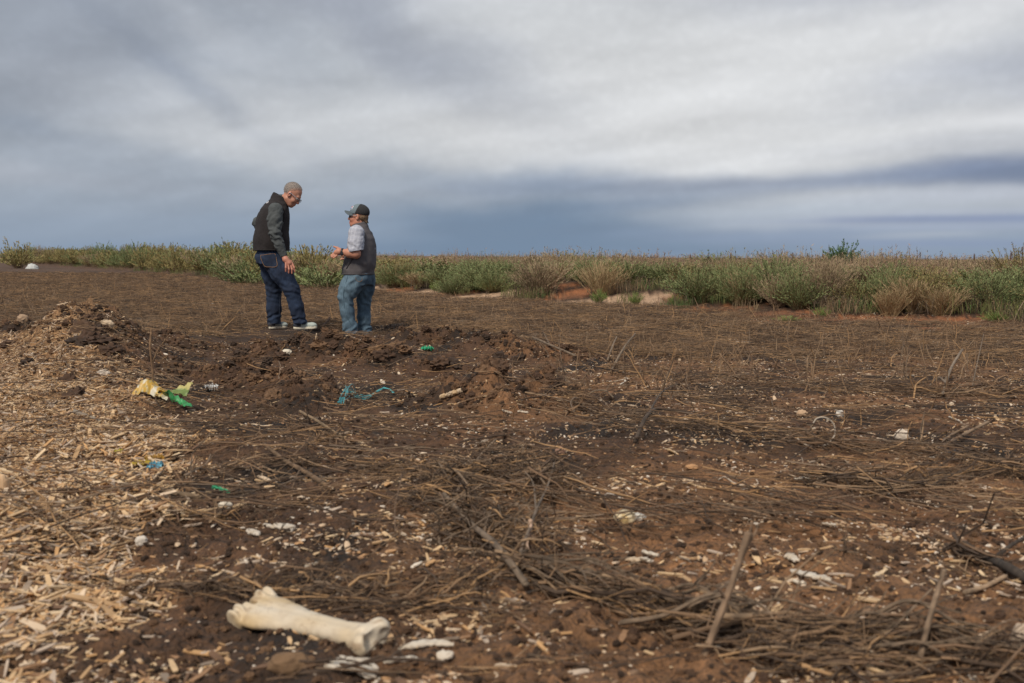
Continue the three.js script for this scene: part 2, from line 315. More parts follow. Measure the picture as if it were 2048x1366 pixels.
const KIND = {
  green: { lobes: 12, stems: 260, leaves: 30, spread: 1.1, droop: 0.18, from: 0.22, flare: 1.1, len: 0.048, wid: 0.0060, stemA: [0.16, 0.13, 0.06], stemB: [0.20, 0.15, 0.08], leafA: [0.115, 0.155, 0.05], leafB: [0.275, 0.315, 0.14], seedShare: 0.10, seedA: [0.25, 0.21, 0.08], seedB: [0.30, 0.25, 0.13] },
  olive: { lobes: 12, stems: 230, leaves: 28, spread: 1.15, droop: 0.2, from: 0.2, flare: 1.5, len: 0.042, wid: 0.0068, stemA: [0.15, 0.10, 0.06], stemB: [0.2, 0.13, 0.08], leafA: [0.17, 0.165, 0.055], leafB: [0.34, 0.29, 0.115], seedShare: 0.3, seedA: [0.30, 0.21, 0.08], seedB: [0.36, 0.27, 0.12] },
  dry: { lobes: 7, stems: 260, leaves: 20, spread: 0.8, droop: 0.12, from: 0.25, flare: 1.0, len: 0.06, wid: 0.0050, stemA: [0.19, 0.12, 0.075], stemB: [0.27, 0.19, 0.12], leafA: [0.27, 0.19, 0.115], leafB: [0.43, 0.325, 0.205], seedShare: 0.16, seedA: [0.15, 0.16, 0.06], seedB: [0.22, 0.21, 0.09] },
  straw: { lobes: 6, stems: 210, leaves: 9, spread: 0.6, droop: 0.22, from: 0.3, flare: 0.7, len: 0.11, wid: 0.0045, stemA: [0.30, 0.21, 0.11], stemB: [0.40, 0.29, 0.16], leafA: [0.28, 0.195, 0.10], leafB: [0.42, 0.30, 0.17], seedShare: 0.08, seedA: [0.2, 0.2, 0.08], seedB: [0.26, 0.25, 0.1] },
  bright: { lobes: 5, stems: 130, leaves: 24, spread: 0.95, droop: 0.15, from: 0.15, flare: 1.2, len: 0.075, wid: 0.0070, stemA: [0.16, 0.16, 0.06], stemB: [0.2, 0.2, 0.08], leafA: [0.12, 0.20, 0.045], leafB: [0.25, 0.31, 0.085], seedShare: 0.06, seedA: [0.3, 0.3, 0.1], seedB: [0.34, 0.32, 0.14] },
  leafy: { dome: 0.90, lobes: 14, stems: 260, leaves: 38, spread: 1.2, droop: 0.42, from: 0.2, flare: 1.8, len: 0.07, wid: 0.012, stemA: [0.1, 0.09, 0.05], stemB: [0.13, 0.11, 0.06], leafA: [0.055, 0.115, 0.045], leafB: [0.11, 0.18, 0.07], seedShare: 0.03, seedA: [0.2, 0.2, 0.08], seedB: [0.2, 0.2, 0.08] },
};
const shrubForms = {};
Object.keys(KIND).forEach((k, i) => { shrubForms[k] = Array.from({ length: k === 'leafy' ? 1 : 3 }, (_, n) => makeShrub(100 + i * 10 + n, KIND[k])); });
const farForms = {}; // the same shrubs with fewer, coarser sprays, for those more than 26 m away
Object.keys(KIND).forEach((k, i) => { farForms[k] = Array.from({ length: 3 }, (_, n) => makeShrub(200 + i * 10 + n, { ...KIND[k], stems: 75, leaves: Math.round(KIND[k].leaves * 0.75), len: KIND[k].len * 1.7, wid: KIND[k].wid * 1.8 })); });
const KINDWORD = { green: 'feathery green', olive: 'olive seed-headed', dry: 'dry brown', straw: 'straw-coloured', bright: 'bright green', leafy: 'dark leafy green' };
const shrubs = [];
const SR = rng(77);
function shrub(kind, x, z, w, h, row) {
  const forms = Math.hypot(x, z) > 26 ? farForms : shrubForms, f = forms[kind][Math.floor(SR() * forms[kind].length)];
  const o = new THREE.Group(); o.name = numbered(kind === 'straw' ? 'grass_clump' : 'shrub'); scene.add(o);
  mesh('foliage', f.leaves, leafMat, o); mesh('stems', f.stems, stemMat, o);
  o.position.set(x, height(x, z) - 0.015, z); o.rotation.y = SR() * 6.283; o.scale.set(w, h, w * (0.9 + 0.2 * SR()));
  shrubs.push({ o, kind, x, z, row, u: x / -z });
  return o;
}
{
  // rows of shrubs following the foot of the bank; the spacing is in metres
  const len = []; let total = 0;
  for (let i = 1; i + 1 < EDGE.length - 1; i++) { const l = Math.hypot(EDGE[i + 1][0] - EDGE[i][0], EDGE[i + 1][1] - EDGE[i][1]); len.push([total, l, i]); total += l; }
  const along = (t, off) => {
    for (const [s, l, i] of len) if (t <= s + l || i === EDGE.length - 3) { const f = (t - s) / l, a = EDGE[i], b = EDGE[i + 1], nx = -(b[1] - a[1]) / l, nz = (b[0] - a[0]) / l; const x = lerp(a[0], b[0], f), z = lerp(a[1], b[1], f); return [x + nx * -off * -1 * SIDE, z + nz * -off * -1 * SIDE]; }
  };
  const SIDE = (() => { const a = EDGE[5], b = EDGE[6], l = Math.hypot(b[0] - a[0], b[1] - a[1]); return edgeDist(a[0] - (b[1] - a[1]) / l, a[1] + (b[0] - a[0]) / l) > 0 ? 1 : -1; })();
  const pick = (ks) => { let r = SR(), k; for ([k, ] of ks) { const w = ks.find((q) => q[0] === k)[1]; if (r < w) return k; r -= w; } return ks[0][0]; };
  const rows = [
    { name: 'front', off: 0.55, jit: 0.6, step: 0.46, w: [0.85, 1.4], h: [0.42, 0.86], mix: [['green', 0.48], ['olive', 0.2], ['dry', 0.2], ['straw', 0.12]] },
    { name: 'middle', off: 1.7, jit: 0.6, step: 0.62, w: [1.0, 1.6], h: [0.42, 0.80], mix: [['green', 0.48], ['olive', 0.26], ['dry', 0.2], ['straw', 0.06]] },
    { name: 'back', off: 3.1, jit: 0.9, step: 0.95, w: [1.2, 1.8], h: [0.34, 0.72], mix: [['green', 0.18], ['olive', 0.32], ['dry', 0.5]] },
  ];
  for (const r of rows) {
    let t = SR() * 0.5;
    while (t < total) {
      const off = r.off + (SR() - 0.5) * r.jit, [x, z] = along(t, off), far = Math.hypot(x, z), bare = N2(x * 0.4 + 40, z * 0.4), k = far > 26 ? 1.25 : 1;
      const left = x / -z < -0.2;
      const kind = left ? pick([['green', 0.46], ['olive', 0.46], ['dry', 0.08]]) : pick(r.mix);
      const inView = Math.abs(x / -z) < 0.62;
      const open = far < 34 && r.name !== 'back' && sandAt.concat(redAt).some(([a, b, w, q]) => Math.hypot((x - a) / (w * 0.9), (z - b) / (q * 1.6)) < 1);
      if (inView && !open && !(r.name === 'front' && bare > 0.42 && far < 30)) {
        const w = lerp(r.w[0], r.w[1], SR()) * k, h = lerp(r.h[0], r.h[1], SR()) * (far > 26 ? 1.15 + 0.3 * smoothstep(far, 30, 60) : 1) * (kind === 'straw' ? 0.9 : 1) * (0.95 + 0.34 * N2(x * 0.45 + 60, z * 0.45));
        const most = left ? 2 : 0.74 + 0.10 * SR() - height(x, z) + (SR() < 0.08 ? 0.1 : 0);
        shrub(kind, x, z, w, Math.min(h, most), r.name);
      }
      t += r.step * (0.75 + 0.5 * SR()) * k * (far > 45 ? 1.6 : 1);
    }
  }
  // shrubs that stand out
  const put = (kind, u, v, w, h, row) => { const p = spot(u, v); return shrub(kind, p.x, p.z, w, h, row); };
  shrub('leafy', 24.5 * (1683 - 1024) / 1991, -24.5, 1.0, 0.64, 'named').userData.own = 'dark leafy green bush standing above the dry grass on the skyline';
  shrub('olive', 60 * (38 - 1024) / 1991, -60, 3.2, 1.6, 'named').userData.own = 'tall olive bush at the far left end of the shrub belt';
  shrub('green', 74 * (-8 - 1024) / 1991, -66, 3.2, 1.2, 'named').userData.own = 'dark green bush cut by the left edge of the picture';
  shrub('green', 40 * (432 - 1024) / 1991, -40, 2.0, 1.05, 'named').userData.own = 'tallest green bush left of the man in the black vest';
  shrub('olive', 43 * (468 - 1024) / 1991, -43, 2.0, 1.02, 'named').userData.own = 'olive bush against the sky just left of the man in the black vest';
  shrub('dry', 41 * (405 - 1024) / 1991, -41, 2.0, 0.95, 'named').userData.own = 'brown bush with bare twigs left of the tallest green bush';
  shrub('olive', 30 * (1125 - 1024) / 1991, -30, 1.7, 0.62, 'named').userData.own = 'round olive bush on the skyline right of the two men';
  shrub('green', 22.3 * (960 - 1024) / 1991, -22.3, 1.75, 0.58, 'named').userData.own = 'broad feathery green shrub above the pale sand patch';
  shrub('green', 22 * (905 - 1024) / 1991, -22, 1.1, 0.45, 'named').userData.own = 'feathery green shrub at the left of the pale sand patch';
  shrub('green', 25.5 * (790 - 1024) / 1991, -25.5, 1.5, 0.6, 'named').userData.own = 'feathery green shrub right behind the man in the cap';
  shrub('green', 26 * (645 - 1024) / 1991, -26, 2.1, 0.66, 'named').userData.own = 'broad green shrub between the two men';
  shrub('green', 29 * (500 - 1024) / 1991, -29, 2.0, 0.62, 'named').userData.own = 'green shrub at the left elbow of the man in the black vest';
  shrub('green', 17.4 * (1400 - 1024) / 1991, -17.4, 1.5, 0.62, 'named').userData.own = 'large grey-green shrub right of the pale sand patches';
  shrub('green', 16.7 * (1480 - 1024) / 1991, -16.7, 1.3, 0.55, 'named').userData.own = 'grey-green shrub in front of the larger one right of the sand';
  shrub('straw', 14.7 * (1832 - 1024) / 1991, -14.7, 1.0, 0.52, 'named').userData.own = 'tall straw-coloured grass clump at the foot of the bank on the right';
  shrub('straw', 14.6 * (1780 - 1024) / 1991, -14.6, 0.7, 0.40, 'named').userData.own = 'lower straw grass clump left of the tall one';
  shrub('straw', 14.4 * (1885 - 1024) / 1991, -14.4, 0.8, 0.42, 'named').userData.own = 'lower straw grass clump right of the tall one';
  [[1990, 18, 'dry', 1.3, 0.62], [2035, 16.5, 'olive', 1.2, 0.66], [1905, 21, 'dry', 1.5, 0.58], [1780, 23, 'olive', 1.4, 0.60], [1560, 25, 'dry', 1.6, 0.62], [1430, 26.5, 'green', 1.6, 0.60], [1250, 28, 'dry', 1.8, 0.60], [1175, 30, 'green', 1.5, 0.58], [900, 33, 'dry', 1.8, 0.60], [1640, 22, 'dry', 1.2, 0.58]].forEach(([u, d, k, w, h], i) => { shrub(k, d * (u - 1024) / 1991, -d, w, h * (0.86 + 0.14 * SR()), 'named').userData.own = ['brown bush on the skyline near the right edge', 'olive bush rising at the right edge of the belt', 'brown bush behind the straw clumps on the skyline', 'olive bush on the skyline between dock stalks', 'brown bush on the skyline left of the dark leafy bush', 'green bush on the skyline above the grey-green shrubs', 'brown bush on the skyline above the orange bank', 'green bush on the skyline right of the round olive one', 'brown bush on the skyline right of the man in the cap', 'brown bush just in front of the dark leafy bush'][i]; });
  put('bright', 1998, 645, 0.42, 0.15, 'named').userData.own = 'small bright green bush on the soil by the right edge';
  put('bright', 1570, 646, 0.62, 0.11, 'named').userData.own = 'low green mat of a bush on the orange soil';
  put('bright', 1642, 634, 0.30, 0.16, 'named').userData.own = 'small green bush at the corner of the brown shrubs';
  put('bright', 1274, 610, 0.32, 0.24, 'named').userData.own = 'small green tuft at the foot of the bank, right of the sand';
  put('bright', 1348, 610, 0.26, 0.20, 'named').userData.own = 'second small green tuft right of the sand, by a straw stem';
  put('bright', 1196, 606, 0.36, 0.26, 'named').userData.own = 'small green tuft in front of the sand patch at its right end';
  put('bright', 870, 582, 0.40, 0.22, 'named').userData.own = 'small green tuft at the left tip of the sand patch';
  put('bright', 610, 570, 0.7, 0.28, 'named').userData.own = 'low bright bush at the hip of the man in the black vest';
  put('bright', 508, 562, 1.1, 0.3, 'named').userData.own = 'low bright bush left of the legs of the man in the black vest';
}
{ // each shrub gets a label of its own: its look, its row and its place in that row
  const ORD = ['first', 'second', 'third', 'fourth', 'fifth', 'sixth', 'seventh', 'eighth', 'ninth', 'tenth', 'eleventh', 'twelfth', 'thirteenth', 'fourteenth', 'fifteenth', 'sixteenth', 'seventeenth', 'eighteenth', 'nineteenth', 'twentieth', 'twenty-first', 'twenty-second', 'twenty-third', 'twenty-fourth', 'twenty-fifth'];
  const lists = new Map();
  for (const s of shrubs) {
    const noun = s.kind === 'straw' ? 'grass clump' : 'shrub';
    if (s.o.userData.own) { tag(s.o, s.o.userData.own, s.kind === 'straw' ? 'grass' : 'shrub', 'shrubs along the bank'); continue; }
    const side = s.u < -0.27 ? 'left' : 'right', key = s.kind + s.row + side; if (!lists.has(key)) lists.set(key, []); lists.get(key).push(Object.assign(s, { noun, side }));
  }
  for (const l of lists.values()) {
    l.sort((a, b) => a.u - b.u);
    l.forEach((s, i) => tag(s.o, s.side === 'left' && i >= ORD.length ? KINDWORD[s.kind] + ' shrub crowded in the ' + s.row + ' row of the far shrub belt' : (ORD[i] ?? 'last') + ' ' + KINDWORD[s.kind] + ' ' + s.noun + ' from the left in the ' + s.row + ' row ' + (s.side === 'left' ? 'left of' : 'right of') + ' the black vest', s.kind === 'straw' ? 'grass' : 'shrub', 'shrubs along the bank'));
  }
}
function scatter(name, g, m, items, label, category) { // items: [Matrix4, [r, g, b]]
  const o = shadowed(new THREE.InstancedMesh(g, m, items.length)); o.name = numbered(name); const c = new THREE.Color();
  items.forEach(([M, col], i) => { o.setMatrixAt(i, M); o.setColorAt(i, c.setRGB(...col)); });
  scene.add(o); return tag(o, label, category, undefined, 'stuff');
}
const Q = new THREE.Quaternion(), E = new THREE.Euler(), S3 = new THREE.Vector3(), P3 = new THREE.Vector3();
const trs = (x, y, z, ex, ey, ez, sx, sy, sz) => new THREE.Matrix4().compose(P3.set(x, y, z), Q.setFromEuler(E.set(ex, ey, ez)), S3.set(sx, sy, sz));
{ // dry grass of the plateau behind the shrubs, as far as it can be told from the ground
  const R = rng(301), tuft = (seed, n, h) => {
    const r = rng(seed), L = new Leaves();
    for (let i = 0; i < n; i++) {
      const a = r() * 6.283, lean = r() * 0.42, x = (r() - 0.5) * 0.5, z = (r() - 0.5) * 0.5, len = h * (0.55 + 0.6 * r()), d = norm3([Math.cos(a) * lean, 1, Math.sin(a) * lean]), v = 0.75 + 0.5 * r();
      L.blade([x, -0.02, z], d, norm3(cross3(d, [r() - 0.5, 0, r() - 0.5])), len, 0.0045, [v, v * (0.94 + 0.12 * r()), v]);
      if (r() < 0.6) for (let k = 0; k < 5; k++) { const t = 0.5 + 0.45 * r(), dd = norm3([d[0] + r() - 0.5, d[1] * 0.7, d[2] + r() - 0.5]); L.blade([x + d[0] * len * t, -0.02 + d[1] * len * t, z + d[2] * len * t], dd, norm3(cross3(dd, [0.3, r() - 0.5, r() - 0.5])), 0.05, 0.004, [v, v, v * 0.95]); }
    }
    return L.build();
  };
  const forms = [tuft(1, 34, 0.44), tuft(2, 30, 0.5), tuft(3, 30, 0.38)], lists = [[], [], []];
  const pal = [[0.31, 0.21, 0.145], [0.25, 0.17, 0.13], [0.36, 0.26, 0.16], [0.22, 0.20, 0.10], [0.29, 0.18, 0.11]];
  let made = 0;
  for (let i = 0; i < 90000 && made < 9000; i++) {
    const d = 12 + 78 * Math.pow(R(), 1.7), x = (R() * 2 - 1) * d * 0.66, z = -d, s = edgeDist(x, z);
    if (s < 2.6 || s > 30) continue;
    made++;
    const k = (0.8 + 0.4 * R()) * (0.95 + 0.32 * N2(x * 0.28, z * 0.28)), c = pal[Math.floor(R() * 5)];
    lists[i % 3].push([trs(x, height(x, z), z, 0, R() * 6.28, 0, k * 1.3, k * (0.66 + 0.48 * R()), k * 1.3), c]);
  }
  const gm = new THREE.MeshStandardMaterial({ vertexColors: true, roughness: 0.9 });
  lists.forEach((l, i) => scatter('dry_grass', forms[i], gm, l, ['dry brown grass covering the plateau behind the shrubs', 'taller dry grass stalks on the plateau against the sky', 'short dry grass between the shrubs of the bank'][i], 'grass'));
  // thin weed litter and low green growth between the shrubs at the foot of the bank
  const low = [], c2 = [[0.10, 0.15, 0.05], [0.17, 0.17, 0.06], [0.2, 0.14, 0.08], [0.12, 0.09, 0.06]];
  for (let i = 0; i < 30000 && low.length < 2600; i++) {
    const d = 12 + 60 * Math.pow(R(), 1.5), x = (R() * 2 - 1) * d * 0.62, z = -d, s = edgeDist(x, z);
    if (s < -0.25 || s > 2.4 || N2(x * 0.8 + 3, z * 0.8) < -0.1 || sandAt.concat(redAt).some(([a, b, w, q]) => Math.hypot((x - a) / w, (z - b) / (q * 1.9)) < 1)) continue;
    const k = 0.35 + 0.5 * R(); low.push([trs(x, height(x, z), z, 0, R() * 6.28, 0, k * 1.5, k, k * 1.5), c2[Math.floor(R() * 4)]]);
  }
  scatter('low_weeds', forms[2], gm, low, 'low green and brown weeds between the shrubs at the foot of the bank', 'weeds');
}
// docks: tall dry stalks with a dark seed head, standing above the grass
[[1838, 507, 20], [1940, 510, 19], [2042, 497, 15.5], [2012, 506, 16], [1462, 509, 23], [1655, 489, 25], [1375, 512, 24], [623, 503, 34], [1640, 510, 23]].forEach(([u, v, d], i) => {
  const x = d * (u - 1024) / 1991, y0 = height(x, -d), top = 0.888 + (513 + (u - 1024) * 0.0061 - v) / 1991 * d - y0, R = rng(600 + i), o = group('dock_stalk', ['leaning', 'straight', 'thick', 'short', 'brown', 'tallest thin', 'small', 'far', 'slim'][i] + ' dry dock stalk with seed head, ' + ['right of the dark leafy bush', 'second right of the dark leafy bush', 'at the right edge', 'beside the right edge', 'alone above the grass mid right', 'just left of the dark leafy bush', 'above the green shrub mid right', 'between the two men', 'leaning by the dark leafy bush'][i], 'weed', 'dry dock stalks on the skyline');
  o.position.set(x, y0, -d);
  const st = new Leaves(), lean = (R() - 0.5) * 0.08; st.stem([[0, -0.02, 0], [lean * 0.5, top * 0.5, 0], [lean, top, 0.01]], 0.007, 0.003, [0.16, 0.1, 0.06]); mesh('stem', st.build(), stemMat, o);
  if (i !== 5) { const hd = new Leaves(); for (let k = 0; k < 110; k++) { const t = R(), a = R() * 6.28, w = 0.016 * Math.sin(Math.PI * (0.15 + 0.8 * t)), dd = norm3([Math.cos(a), 0.9, Math.sin(a)]); hd.blade([lean + Math.cos(a) * w * 0.4, top - 0.13 * t + 0.02, Math.sin(a) * w * 0.4], dd, norm3(cross3(dd, [0.2, 0.3, 1])), 0.016, 0.004, mix3([0.13, 0.06, 0.035], [0.2, 0.11, 0.06], R())); } mesh('seed_head', hd.build(), leafMat, o); }
});
{ // far things beyond the belt on the left
  const f = group('distant_fence', 'far fence of thin pickets on the horizon behind the shrubs at left', 'fence'), R = rng(9), parts = [];
  for (let i = 0; i < 210; i++) { const t = i / 209, g = new THREE.BoxGeometry(0.07, 1.5, 0.07); g.rotateY(R()); g.translate(-104 + 52 * t, 1.05 - 0.40 * t + (R() - 0.5) * 0.06, -205 - 6 * t); parts.push(g); }
  const pk = mesh('pickets', mergeGeometries(parts), mat(0.10, 0.11, 0.10), f); pk.userData.kind = 'stuff';
  const rail = new THREE.BoxGeometry(52.5, 0.10, 0.05); rail.rotateZ(-0.0073); rail.rotateY(0.115); rail.translate(-78, 1.45, -208.2); mesh('rail', rail, mat(0.12, 0.13, 0.12), f);
  const heap = (u, d, w, h, y, label, seed) => {
    const g = new THREE.SphereGeometry(1, 40, 24, 0, Math.PI * 2, 0, Math.PI * 0.56), p = g.attributes.position;
    for (let i = 0; i < p.count; i++) { const x = p.getX(i), yy = p.getY(i), z = p.getZ(i), k = 1 + 0.10 * N3(x * 1.8 + seed, yy * 2, z * 2) + 0.05 * N3(x * 5, yy * 5 + seed, z * 5); p.setXYZ(i, x * k * w, yy * k * h, z * k * w * 0.7); }
    g.computeVertexNormals();
    const o = mesh('covered_heap', g, mat(0.50, 0.51, 0.50, 0.8)); o.position.set(d * (u - 1024) / 1991, y, -d); tag(o, label, 'heap', 'white heaps behind the shrubs'); return o;
  };
  heap(66, 58, 0.36, 0.34, height(58 * (66 - 1024) / 1991, -58) - 0.03, 'white sheeted heap half hidden at the foot of the far left shrubs', 3);
  heap(338, 120, 1.4, 0.95, 0.55, 'low white dome showing above the far shrubs left of the men', 8);
}

// ------------------------------------------------------------------ solid modelling by distance field
const smin = (a, b, k) => { if (k <= 0) return Math.min(a, b); const h = Math.max(k - Math.abs(a - b), 0) / k; return Math.min(a, b) - h * h * k * 0.25; };
class Field {
  constructor() { this.s = []; this.extra = null; }
  add(f, k = 0.02, cut = false) { this.s.push([f, k, cut]); return this; }
  cap(a, b, ra, rb = ra, k = 0.02, cut = false) {
    const dx = b[0] - a[0], dy = b[1] - a[1], dz = b[2] - a[2], L = dx * dx + dy * dy + dz * dz || 1e-9;
    return this.add((x, y, z) => { const px = x - a[0], py = y - a[1], pz = z - a[2], t = Math.min(1, Math.max(0, (px * dx + py * dy + pz * dz) / L)); return Math.hypot(px - dx * t, py - dy * t, pz - dz * t) - (ra + (rb - ra) * t); }, k, cut);
  }
  chain(pts, k = 0.02) { for (let i = 0; i + 1 < pts.length; i++) this.cap(pts[i], pts[i + 1], pts[i][3], pts[i + 1][3], k); return this; }
  ell(c, r, k = 0.02, frame = null, cut = false) {
    return this.add((x, y, z) => {
      let px = x - c[0], py = y - c[1], pz = z - c[2];
      if (frame) { const [f, u, s] = frame, a = px * f[0] + py * f[1] + pz * f[2], b = px * u[0] + py * u[1] + pz * u[2], d = px * s[0] + py * s[1] + pz * s[2]; px = a; py = b; pz = d; }
      const k0 = Math.hypot(px / r[0], py / r[1], pz / r[2]), k1 = Math.hypot(px / r[0] ** 2, py / r[1] ** 2, pz / r[2] ** 2); return k1 < 1e-9 ? -Math.min(...r) : k0 * (k0 - 1) / k1;
    }, k, cut);
  }
  // stacked oval sections: [y, centre x, centre z, half depth along f, half width across]
  loft(sec, f, k = 0.02, top = 0, bottom = 0) {
    const y0 = sec[0][0], y1 = sec[sec.length - 1][0];
    return this.add((x, y, z) => {
      const yy = clamp(y, y0, y1); let i = 0; while (i < sec.length - 2 && yy > sec[i + 1][0]) i++;
      const a = sec[i], b = sec[i + 1]; let t = (yy - a[0]) / (b[0] - a[0]); t = t * t * (3 - 2 * t) * 0.5 + t * 0.5;
      const cx = a[1] + (b[1] - a[1]) * t, cz = a[2] + (b[2] - a[2]) * t, ra = a[3] + (b[3] - a[3]) * t, rb = a[4] + (b[4] - a[4]) * t, px = x - cx, pz = z - cz, p = (px * f[0] + pz * f[1]) / ra, q = (-px * f[1] + pz * f[0]) / rb;
      const d = (Math.pow(Math.abs(p) ** 2.3 + Math.abs(q) ** 2.3, 1 / 2.3) - 1) * Math.min(ra, rb);
      return Math.max(d, y - y1 - top, y0 - bottom - y);
    }, k);
  }
  at(x, y, z) {
    let d = 1e3;
    for (const [f, k, cut] of this.s) { const e = f(x, y, z); d = cut ? -smin(-d, e, k) : (d > 900 ? e : smin(d, e, k)); }
    return this.extra ? d + this.extra(x, y, z) : d;
  }
  mesh(lo, hi, cell) { // surface nets
    const n = [0, 1, 2].map((i) => Math.ceil((hi[i] - lo[i]) / cell) + 1), [nx, ny, nz] = n, v = new Float32Array(nx * ny * nz), id = new Int32Array(nx * ny * nz).fill(-1), pos = [], idx = [];
    for (let k = 0, o = 0; k < nz; k++) for (let j = 0; j < ny; j++) for (let i = 0; i < nx; i++, o++) v[o] = this.at(lo[0] + i * cell, lo[1] + j * cell, lo[2] + k * cell);
    const off = [0, 1, nx, nx + 1, nx * ny, nx * ny + 1, nx * ny + nx, nx * ny + nx + 1], ed = [[0, 1], [2, 3], [4, 5], [6, 7], [0, 2], [1, 3], [4, 6], [5, 7], [0, 4], [1, 5], [2, 6], [3, 7]];
    for (let k = 0; k < nz - 1; k++) for (let j = 0; j < ny - 1; j++) for (let i = 0; i < nx - 1; i++) {
      const o = i + nx * (j + ny * k); let m = 0; for (let c = 0; c < 8; c++) if (v[o + off[c]] < 0) m |= 1 << c;
      if (m === 0 || m === 255) continue;
      let sx = 0, sy = 0, sz = 0, q = 0;
      for (const [a, b] of ed) { const va = v[o + off[a]], vb = v[o + off[b]]; if ((va < 0) === (vb < 0)) continue; const t = va / (va - vb); sx += (a & 1) + ((b & 1) - (a & 1)) * t; sy += (a >> 1 & 1) + ((b >> 1 & 1) - (a >> 1 & 1)) * t; sz += (a >> 2 & 1) + ((b >> 2 & 1) - (a >> 2 & 1)) * t; q++; }
      id[o] = pos.length / 3; pos.push(lo[0] + (i + sx / q) * cell, lo[1] + (j + sy / q) * cell, lo[2] + (k + sz / q) * cell);
    }
    const quad = (a, b, c, d, flip) => { if (a < 0 || b < 0 || c < 0 || d < 0) return; if (flip) idx.push(a, c, b, a, d, c); else idx.push(a, b, c, a, c, d); };
    for (let k = 1; k < nz - 1; k++) for (let j = 1; j < ny - 1; j++) for (let i = 1; i < nx - 1; i++) {
      const o = i + nx * (j + ny * k), s = v[o] < 0;
      if (s !== v[o + 1] < 0) quad(id[o], id[o - nx], id[o - nx - nx * ny], id[o - nx * ny], s ? false : true);
      if (s !== v[o + nx] < 0) quad(id[o], id[o - nx * ny], id[o - 1 - nx * ny], id[o - 1], s ? false : true);
      if (s !== v[o + nx * ny] < 0) quad(id[o], id[o - 1], id[o - 1 - nx], id[o - nx], s ? false : true);
    }
    const g = new THREE.BufferGeometry(); g.setAttribute('position', new THREE.BufferAttribute(new Float32Array(pos), 3)); g.setIndex(idx); g.computeVertexNormals();
    // outward normals
    const p = g.attributes.position, nn = g.attributes.normal; let agree = 0; for (let i = 0; i < p.count; i += 7) { const e = 0.003, x = p.getX(i), y = p.getY(i), z = p.getZ(i); agree += this.at(x + nn.getX(i) * e, y + nn.getY(i) * e, z + nn.getZ(i) * e) > this.at(x - nn.getX(i) * e, y - nn.getY(i) * e, z - nn.getZ(i) * e) ? 1 : -1; }
    if (agree < 0) { const ix = g.index.array; for (let i = 0; i < ix.length; i += 3) { const t = ix[i + 1]; ix[i + 1] = ix[i + 2]; ix[i + 2] = t; } g.computeVertexNormals(); }
    return g;
  }
}
const weld = (list) => mergeGeometries(list.map((g) => { const h = new THREE.BufferGeometry(); h.setAttribute('position', g.attributes.position); h.setAttribute('normal', g.attributes.normal); h.setIndex(g.index ? g.index : [...Array(g.attributes.position.count).keys()]); return h; }));
function tube(pts, r, seg = 24, rad = 6) { return new THREE.TubeGeometry(new THREE.CatmullRomCurve3(pts.map((p) => new THREE.Vector3(...p))), seg, r, rad); }
const dye = (c, amp, f = 30) => (x, y, z) => { const k = 1 + amp * N3(x * f, y * f, z * f) + amp * 0.6 * N3(x * f * 4, y * f * 4, z * f * 4); return [c[0] * k, c[1] * k, c[2] * k]; };

// head parts in the head's own axes: f forward, u up, s to the side that is the figure's left (+) or right (-)
function headField(F, c, f, u, s, k, neck, neckR) {
  const P = (a, b, d) => [c[0] + (f[0] * a + u[0] * b + s[0] * d) * k, c[1] + (f[1] * a + u[1] * b + s[1] * d) * k, c[2] + (f[2] * a + u[2] * b + s[2] * d) * k], fr = [f, u, s], sc = (r) => r.map((q) => q * k);
  F.cap(P(-0.02, -0.05, 0), neck, 0.056 * k, neckR, 0.02);
  F.ell(P(-0.012, 0.038, 0), sc([0.100, 0.093, 0.076]), 0.02, fr);
  F.ell(P(0.030, -0.040, 0), sc([0.066, 0.082, 0.060]), 0.03, fr);
  F.ell(P(0.062, -0.100, 0), sc([0.026, 0.024, 0.030]), 0.03, fr);
  F.cap(P(-0.005, -0.062, 0.046), P(0.045, -0.095, 0.026), 0.020 * k, 0.020 * k, 0.025); F.cap(P(-0.005, -0.062, -0.046), P(0.045, -0.095, -0.026), 0.020 * k, 0.020 * k, 0.025);
  F.cap(P(0.080, 0.022, 0.034), P(0.080, 0.022, -0.034), 0.013 * k, 0.013 * k, 0.02);
  F.cap(P(0.088, 0.008, 0), P(0.108, -0.034, 0), 0.009 * k, 0.014 * k, 0.012);
  F.ell(P(0.097, -0.040, 0), sc([0.014, 0.009, 0.019]), 0.01, fr);
  for (const q of [-1, 1]) { F.ell(P(0.098, -0.002, 0.033 * q), sc([0.020, 0.012, 0.018]), 0.012, fr, true); F.ell(P(0.060, -0.038, 0.042 * q), sc([0.022, 0.022, 0.018]), 0.02, fr); }
  F.cap(P(0.090, -0.066, 0.017), P(0.090, -0.066, -0.017), 0.0075 * k, 0.0075 * k, 0.008); F.cap(P(0.088, -0.079, 0.014), P(0.088, -0.079, -0.014), 0.0085 * k, 0.0085 * k, 0.008);
  for (const q of [-1, 1]) { F.ell(P(-0.006, -0.006, 0.079 * q), sc([0.020, 0.034, 0.010]), 0.008, fr); F.ell(P(0.002, -0.004, 0.087 * q), sc([0.010, 0.019, 0.006]), 0.006, fr, true); }
  return P;
}
const unit = (v) => norm3(v);
function frameOf(f, uGuess) { f = unit(f); const s = unit(cross3(uGuess, f)); const u = cross3(f, s); return [f, u, s]; } // s = the figure's left

